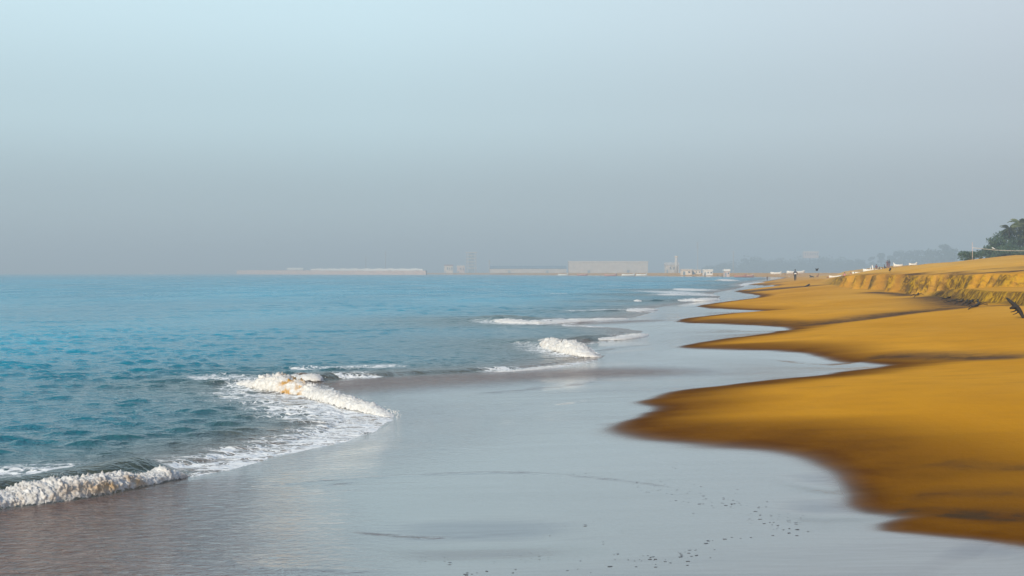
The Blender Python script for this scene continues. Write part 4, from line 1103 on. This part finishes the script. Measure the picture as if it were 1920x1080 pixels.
# harbour wall and breakwater along the point
bw = [(446, 1980), (520, 1800), (600, 1640), (700, 1500), (800, 1400)]
def band(name, label, cat, prof_rows, depth, m, rough, nseg=90, pts=bw):
    px_ = np.linspace(pts[0][0], pts[-1][0], nseg); dd = np.interp(px_, [a for a, b in pts], [b for a, b in pts])
    xx = (px_ - 960) / FPX * dd; ztop = CAMZ + (HOR - prof_rows) / FPX * dd
    base = -0.5
    ring = []
    for j, (fy, fz) in enumerate(((-depth, 0), (-depth * .55, .55), (-depth * .3, 1), (depth * .3, 1), (depth, 0))):
        jit = rough * rng.normal(0, 1, nseg)
        ring.append(np.stack([xx + rough * rng.normal(0, 1, nseg), dd + fy + jit, base + (ztop - base) * fz + jit * .5 * (1 if fz else 0)], 1))
    v = np.stack(ring, 1).reshape(-1, 3); i = np.arange(nseg * 5).reshape(nseg, 5)
    f = np.stack([i[:-1, :-1], i[1:, :-1], i[1:, 1:], i[:-1, 1:]], -1).reshape(-1, 4)
    o = mesh_np(name, v, f, m, None, False); return tag(o, label, cat)
band('breakwater', 'rough reddish rock breakwater running out along the far point', 'breakwater', np.concatenate([np.full(38, 507.8), np.full(52, 508.6)]), 9, M['rock'], .45)
band('harbour_wall', 'long bright white wall on top of the rock breakwater', 'wall', 504.6 + .4 * np.sign(np.sin(np.arange(120) * .5)), 3.0, M['white'], .0, 120, [(583, 1690), (700, 1515), (793, 1420)])

# ------------------------------------------------------------------ trees
def crown_mesh(name, clumps, nleaf, size, m, parent, seed, droop=0.2):
    """many leaf faces spread through uneven clumps (cx, cy, cz, rx, ry, rz)"""
    g = np.random.default_rng(seed)
    w = np.array([c[3] * c[4] * c[5] for c in clumps]) ** .6; w /= w.sum()
    k = g.choice(len(clumps), nleaf, p=w); c = np.array(clumps)[k]
    dirv = g.normal(size=(nleaf, 3)); dirv /= np.linalg.norm(dirv, axis=1)[:, None]
    r = g.uniform(.35, 1.06, nleaf) ** .6
    ctr = c[:, :3] + dirv * c[:, 3:6] * r[:, None]
    nrm = dirv + g.normal(0, .55, (nleaf, 3)) + np.array([0, 0, .5]); nrm /= np.linalg.norm(nrm, axis=1)[:, None]
    a = np.cross(nrm, g.normal(size=(nleaf, 3))); a /= np.linalg.norm(a, axis=1)[:, None] + 1e-6; a[:, 2] -= droop; b = np.cross(nrm, a)
    sz = size * g.uniform(.55, 1.35, nleaf)[:, None]
    v = np.stack([ctr - a * sz, ctr - b * sz * .5, ctr + a * sz, ctr + b * sz * .5], 1).reshape(-1, 3)
    return mesh_np(name, v, np.arange(nleaf * 4).reshape(-1, 4), m, parent, False)

def tree(label, base, top_z, width, m, seed, nleaf=2600, size=.28, group=None, lean=0.0, nclump=15, low=.25, flat=1.0, name='tree'):
    r = random.Random(seed)
    H = top_z - base.z
    t = empty(name, base); tag(t, label, 'tree', group)
    tr = MB().tube([(0, 0, -.3), (.05 * H * lean, 0, H * .3), (.15 * H * lean, .1, H * .72)], [.045 * H, .034 * H, .014 * H], 8)
    for i in range(6):
        a = r.uniform(0, 6.28); z0 = H * r.uniform(.25, .6); L = width * r.uniform(.25, .42)
        tr.tube([(.1 * H * lean, 0, z0), (L * .6 * math.cos(a), L * .6 * math.sin(a), z0 + .16 * H), (L * math.cos(a), L * math.sin(a), z0 + .2 * H)], [.018 * H, .012 * H, .006 * H], 5)
    tr.build('trunk', M['bark'], t, True)
    cl = []
    for i in range(nclump):
        f = r.uniform(0, 1); z = H * (low + (1 - low) * f * .93); rr = width / 2 * (1 - .75 * max(0, (f - .35)) ** 1.2) * flat
        a = r.uniform(0, 6.28); q = rr * r.uniform(.15, .85); s_ = width * r.uniform(.13, .22)
        cl.append((q * math.cos(a) + lean * H * .12, q * math.sin(a), z, s_ * 1.25, s_ * 1.25, s_ * .62))
    crown_mesh('crown', cl, nleaf, size, M[m], t, seed)
    return t

def frond_mesh(L, seed, nl=22):
    g = random.Random(seed); w = MB()
    spine = []
    for i in range(9):
        u_ = i / 8; spine.append(Vector((L * (u_ - .10 * u_ * u_), 0, L * (.32 * u_ - .75 * u_ * u_))))
    w.tube(spine, [.05 * (1 - .8 * i / 8) * L / 3 for i in range(9)], 4)
    for i in range(nl):
        u_ = .10 + .88 * i / (nl - 1); f = u_ * 8; j = min(int(f), 7); p = spine[j].lerp(spine[j + 1], f - j)
        ll = L * .30 * math.sin(math.pi * min(1, u_ * .85 + .14)) + .1
        for sg in (-1, 1):
            d_ = Vector((.45, sg * .85, -.55 - .3 * g.random())).normalized() * ll; q = Vector((.055 * L / 3 * 1.6, 0, .01))
            w.add([p - q, p + q, p + d_ + q * .3, p + d_ - q * .3], [(0, 1, 2, 3)])
    me = bpy.data.meshes.new('frond'); me.from_pydata(w.v, [], w.f); me.update(); me.materials.append(M['leaf_olive'])
    return me

def palm(label, base, crown, L, seed, group, nf=17, m='leaf_olive'):
    r = random.Random(seed); t = empty('palm_tree', base); tag(t, label, 'palm', group)
    c = crown - base
    MB().tube([(0, 0, -.3), (c.x * .25, c.y * .25, c.z * .4), (c.x * .7, c.y * .7, c.z * .8), tuple(c)], [.24, .18, .15, .12], 8).build('trunk', M['bark'], t, True)
    ms = [frond_mesh(L, seed + i) for i in range(3)]
    for i in range(nf):
        o = bpy.data.objects.new('frond', ms[i % 3]); link(o, t)
        o.location = c; o.rotation_euler = (r.uniform(-.2, .2), r.uniform(-.75, .55), i * 2.4 + r.uniform(-.2, .2)); s_ = r.uniform(.8, 1.1); o.scale = (s_, s_, s_)
    for i in range(5):
        a = i * 1.26; MB().ball((c.x + .25 * math.cos(a), c.y + .25 * math.sin(a), c.z - .25), .13, 6, 5).build('coconut', M['leaf_olive'], t, True)
    return t

dB = 262
def zr_(row, d): return CAMZ + (HOR - row) / FPX * d
GN = 'dense trees behind the terrace'
tree('low clipped looking bush at the end of the tree clump, by the thin pole', at(1818, 240), zr_(472.5, 240), 3.6, 'leaf_dark', 3, 1500, .17, GN, 0, 16, .15, 1.3, 'bush')
tree('dark spreading tree with branches reaching out over the bush, lowest of the clump', at(1862, dB), zr_(449, dB), 6.0, 'leaf_dark', 5, 4200, .21, GN, -.5, 22, .12)
tree('tall dark green tree in the middle of the clump', at(1884, dB + 4), zr_(432, dB), 6.6, 'leaf_dark', 8, 4600, .22, GN, 0, 24, .15)
tree('broad olive tree at the picture edge of the clump, under the upper palm', at(1918, dB + 6), zr_(427, dB), 7.6, 'leaf_olive', 13, 4800, .23, GN, 0, 24, .10)
tree('dark tree beyond the olive one, mostly outside the view', at(1946, dB + 9), zr_(420, dB), 8.0, 'leaf_dark', 17, 4200, .24, GN, 0, 22, .10)
tree('shrubby dark undergrowth tree at the foot of the clump, before the olive tree', at(1898, dB - 6), zr_(462, dB), 6.0, 'leaf_dark', 23, 3200, .19, GN, 0, 20, .10, 1.3)
palm('lower coconut palm with drooping fronds above the middle tree', at(1893, dB + 7), P(1892, 429, dB + 2), 2.1, 40, GN)
palm('highest coconut palm at the top of the clump', at(1914, dB + 9), P(1912, 418, dB + 4), 2.3, 50, GN, 19)
palm('coconut palm just inside the picture edge, half hidden by the highest one', at(1929, dB + 10), P(1926, 424, dB + 3), 2.2, 60, GN)
GF = 'hazy trees far behind the beach'
far_t = [(1636, 482, 1180, 8, 'spreading hazy tree behind the terrace people'), (1652, 474, 1150, 6, 'slender hazy tree above the sitting people'), (1668, 480, 1150, 8, 'round hazy tree beyond the standing pair'),
         (1684, 468, 1100, 9, 'broad hazy tree behind the upturned white boat'), (1702, 472, 1080, 9, 'flat topped hazy tree next to the broad one'), (1722, 469, 1040, 10, 'wide hazy tree over the tiny pale boat'),
         (1740, 467, 1000, 9, 'rounded hazy tree between the wide one and the tallest one'), (1755, 470, 960, 9, 'dense hazy tree under the tallest one'), (1772, 456, 930, 9, 'tallest hazy tree with a peaked top'),
         (1788, 466, 900, 9, 'sloping hazy tree on the terrace side of the peaked one'), (1612, 487, 1230, 9, 'faint low hazy tree over the long pale boat'), (1592, 489, 1250, 10, 'faintest low hazy tree over the pink shirted sitter')]
for i, (a, r_, d, w_, lab) in enumerate(far_t):
    tree(lab, at(a, d * 1.7), zr_(r_, d * 1.7), w_ * 2.6, 'leaf_far', 200 + i, 1300, 1.2, GF, 0, 22, .0)
# the wooded slope far off, one faint mass
g = np.random.default_rng(77); cl = []
for i in range(260):
    a = g.uniform(1285, 1640); d = g.uniform(2150, 2500); f = sstep(1270, 1420, a) * sstep(1690, 1560, a)
    zt = 2 + 24 * float(f) * g.uniform(.35, 1.0) + 3
    cl.append(((a - 960) / FPX * d, d, zt * .55, 10 * g.uniform(.7, 1.3), 10, zt * .5))
wood = crown_mesh('distant_wood', cl, 15000, 2.2, M['leaf_far'], None, 78); wood['kind'] = 'stuff'

# ------------------------------------------------------------------ rope, poles, driftwood, roots
dR = 203
pA, pB = at(1823, dR), at(1990, dR)
for p0, row, lab in ((pA, 455, 'thin reddish pole standing beside the bush, holding the pale rope'), (pB, 462, 'thin reddish pole outside the view, holding the far end of the rope')):
    o = MB().tube([(0, 0, -.3), (.03, 0, (zr_(row, dR) - p0.z) * .5), (0, 0, zr_(row, dR) - p0.z)], [.045, .035, .03], 6).build('wooden_pole', M['pink'], None, True, p0)
    tag(o, lab, 'pole', 'poles of the rope')
rp_ = [P(a, b, dR) for a, b in ((1823.5, 465.6), (1836, 466.6), (1850, 468.2), (1865, 469.8), (1885, 470.8), (1905, 471.3), (1930, 471.2), (1960, 470), (1990, 467.5))]
o = MB().tube([p - rp_[0] for p in rp_], .042, 6).build('rope', M['rope'], None, True, rp_[0])
tag(o, 'pale rope sagging from the thin pole across the dark trees', 'rope')

def branch_thing(name, label, cat, base, main, twigs, group=None):
    t = empty(name, base); tag(t, label, cat, group)
    n, e = {}, []
    for i, (a, b, c, r) in enumerate(main): n['m%d' % i] = (a, b, c, r)
    e += [('m%d' % i, 'm%d' % (i + 1)) for i in range(len(main) - 1)]
    skin('stem', n, e, M['drift'], t, 'm1', 1)
    for tw in twigs:
        MB().tube([q[:3] for q in tw], [q[3] for q in tw], 5).build('twig', M['drift'], t, True)
    return t
dD = 41.5
b0 = hit(1918, 598)
def rel(px_, row, dy=0.0):
    v = P(px_, row, b0.y + dy) - b0; return v
def rr_(px_, row, r, dy=0.0): return (*rel(px_, row, dy), r)
branch_thing('driftwood', 'black driftwood branch leaning out of the sand below the bank', 'driftwood', b0,
             [rr_(1921, 601, .045), rr_(1917, 593, .055), rr_(1913, 585, .065, .1), rr_(1907, 578, .085, .15), rr_(1901, 572, .06, .25), rr_(1894, 566, .05, .35), rr_(1887, 559.5, .03, .5)],
             [[rr_(1906, 578, .05, .15), rr_(1899, 577.5, .05, .1), rr_(1894, 579, .03, .05)], [rr_(1909, 581, .03, .1), rr_(1901, 585, .018, 0), rr_(1895, 586, .01, 0)], [rr_(1912, 584, .025, .1), rr_(1905, 589, .014, 0), rr_(1899, 591, .008, 0)], [rr_(1901, 572, .03, .25), rr_(1905, 566, .012, .3)]])
r0 = random.Random(5)
roots = [([(1722, 554), (1719, 556), (1713, 559)], 'short black root end poking out at the cleft of the bank'),
         ([(1782, 560), (1774, 562), (1764, 563)], 'thin dark root lying on the sand away from the tangle'),
         ([(1794, 565), (1785, 567), (1771, 569)], 'flat dark root pointing at the sea from the tangle'),
         ([(1806, 565), (1800, 568), (1789, 572)], 'forked dark root in the tangle under the low bank'),
         ([(1814, 565), (1811, 569), (1803, 574)], 'thick dark root spreading in the middle of the tangle'),
         ([(1824, 566), (1819, 570), (1812, 575)], 'knotted dark root next to the thick spreading one'),
         ([(1833, 567), (1835, 571), (1832, 576)], 'short dark root at the corner of the low bank'),
         ([(1836, 572), (1829, 577), (1815, 582)], 'long dark root trailing from the bank corner into the sand')]
for i, (px_, lab) in enumerate(roots):
    q = [hit(a, b) for a, b in px_]; p0 = q[0].copy(); r_ = r0.uniform(.028, .05)
    pts = []
    for a, b in ((q[0], q[1]), (q[1], q[2])):
        for u_ in (0, .33, .66):
            p = a.lerp(b, u_); p.z = min(gz(p.x, p.y), q[2].z + .35 * (1 - u_) * (b is q[1]) + .08) + r_ * .8 + r0.uniform(0, .04); pts.append(p - p0)
    p = q[2]; pts.append(p - p0 + Vector((0, 0, .01)))
    main = [(*p, r_ * (1.1 - .8 * k / 6)) for k, p in enumerate(pts)]
    tw = []
    for k in (2, 4):
        a = Vector(main[k][:3]); d_ = Vector((r0.choice((-1, 1)) * r0.uniform(.15, .35), r0.uniform(-.3, .3), 0))
        e_ = a + d_ + p0; e_.z = gz(e_.x, e_.y) + .02
        tw.append([(*a, r_ * .6), (*(a + d_ * .5 + Vector((0, 0, .04))), r_ * .4), (*(e_ - p0), r_ * .2)])
    branch_thing('root', lab, 'root', p0, main, tw, 'roots exposed under the bank')

# ------------------------------------------------------------------ pebbles on the shining flat
pm = []
for i in range(6):
    random.seed(40 + i); w = MB().ball((0, 0, 0), (1, .8, .5), 7, 5, .22)
    me = bpy.data.meshes.new('pebble'); me.from_pydata(w.v, [], w.f); me.update(); me.materials.append(M['pebble']); me.polygons.foreach_set('use_smooth', [True] * len(me.polygons)); pm.append(me)
rp = random.Random(12)
arcs = [([(985, 883), (1060, 890), (1120, 897), (1200, 907)], 9, 26, .6), ([(1220, 913), (1290, 925), (1350, 938)], 16, 34, .8), ([(1320, 945), (1400, 950), (1440, 975), (1480, 983)], 20, 60, 1.0), ([(1480, 990), (1440, 1003), (1400, 1010), (1330, 1020)], 9, 16, 1.1),
        ([(830, 1048), (930, 1050), (1060, 1050), (1180, 1046), (1260, 1050), (1310, 1040)], 14, 46, 1.1), ([(880, 1074), (1000, 1074), (1240, 1066)], 9, 14, 1.2), ([(1180, 850), (1300, 870), (1180, 890)], 24, 10, .6), ([(1040, 985), (1120, 1000), (1200, 975)], 26, 10, .9)]
for pts, spread, cnt, sc in arcs:
    p = chaikin(pts, 2)
    for _ in range(cnt):
        q = p[rp.randrange(len(p))]; px_, py_ = q[0] + rp.gauss(0, spread * 1.6), q[1] + rp.gauss(0, spread * .5)
        loc = hit(px_, min(py_, 1079), 8.5, 60)
        s_ = rp.choice((.5, .6, .8, 1.0, 1.4)) * .0052 * sc
        o = bpy.data.objects.new('pebble', pm[rp.randrange(6)]); link(o)
        o.location = loc + Vector((0, 0, s_ * .15)); o.scale = (s_ * rp.uniform(1.2, 2.4), s_ * 1.5, s_ * .55); o.rotation_euler = (0, 0, rp.uniform(-.4, .4))
        tag(o, 'small dark pebble lying on the shining wet sand', 'pebble', 'pebbles scattered on the wet sand')

# ------------------------------------------------------------------ haze over the whole bay
hz_m = bpy.data.materials.new('haze'); hz_m.use_nodes = True
nt_ = hz_m.node_tree; nt_.nodes.clear()
ho = nt_.nodes.new('ShaderNodeOutputMaterial'); hv = nt_.nodes.new('ShaderNodeVolumePrincipled')
hv.inputs['Color'].default_value = (0.70, 0.83, 0.92, 1); hv.inputs['Density'].default_value = 0.000955; hv.inputs['Anisotropy'].default_value = 0.0
hv.inputs['Density'].default_value = 0.00095
nt_.links.new(hv.outputs[0], ho.inputs['Volume'])
hz = MB().box(-9300, 9300, -60, 9300, -4, 52).build('haze', hz_m)
hz['kind'] = 'stuff'
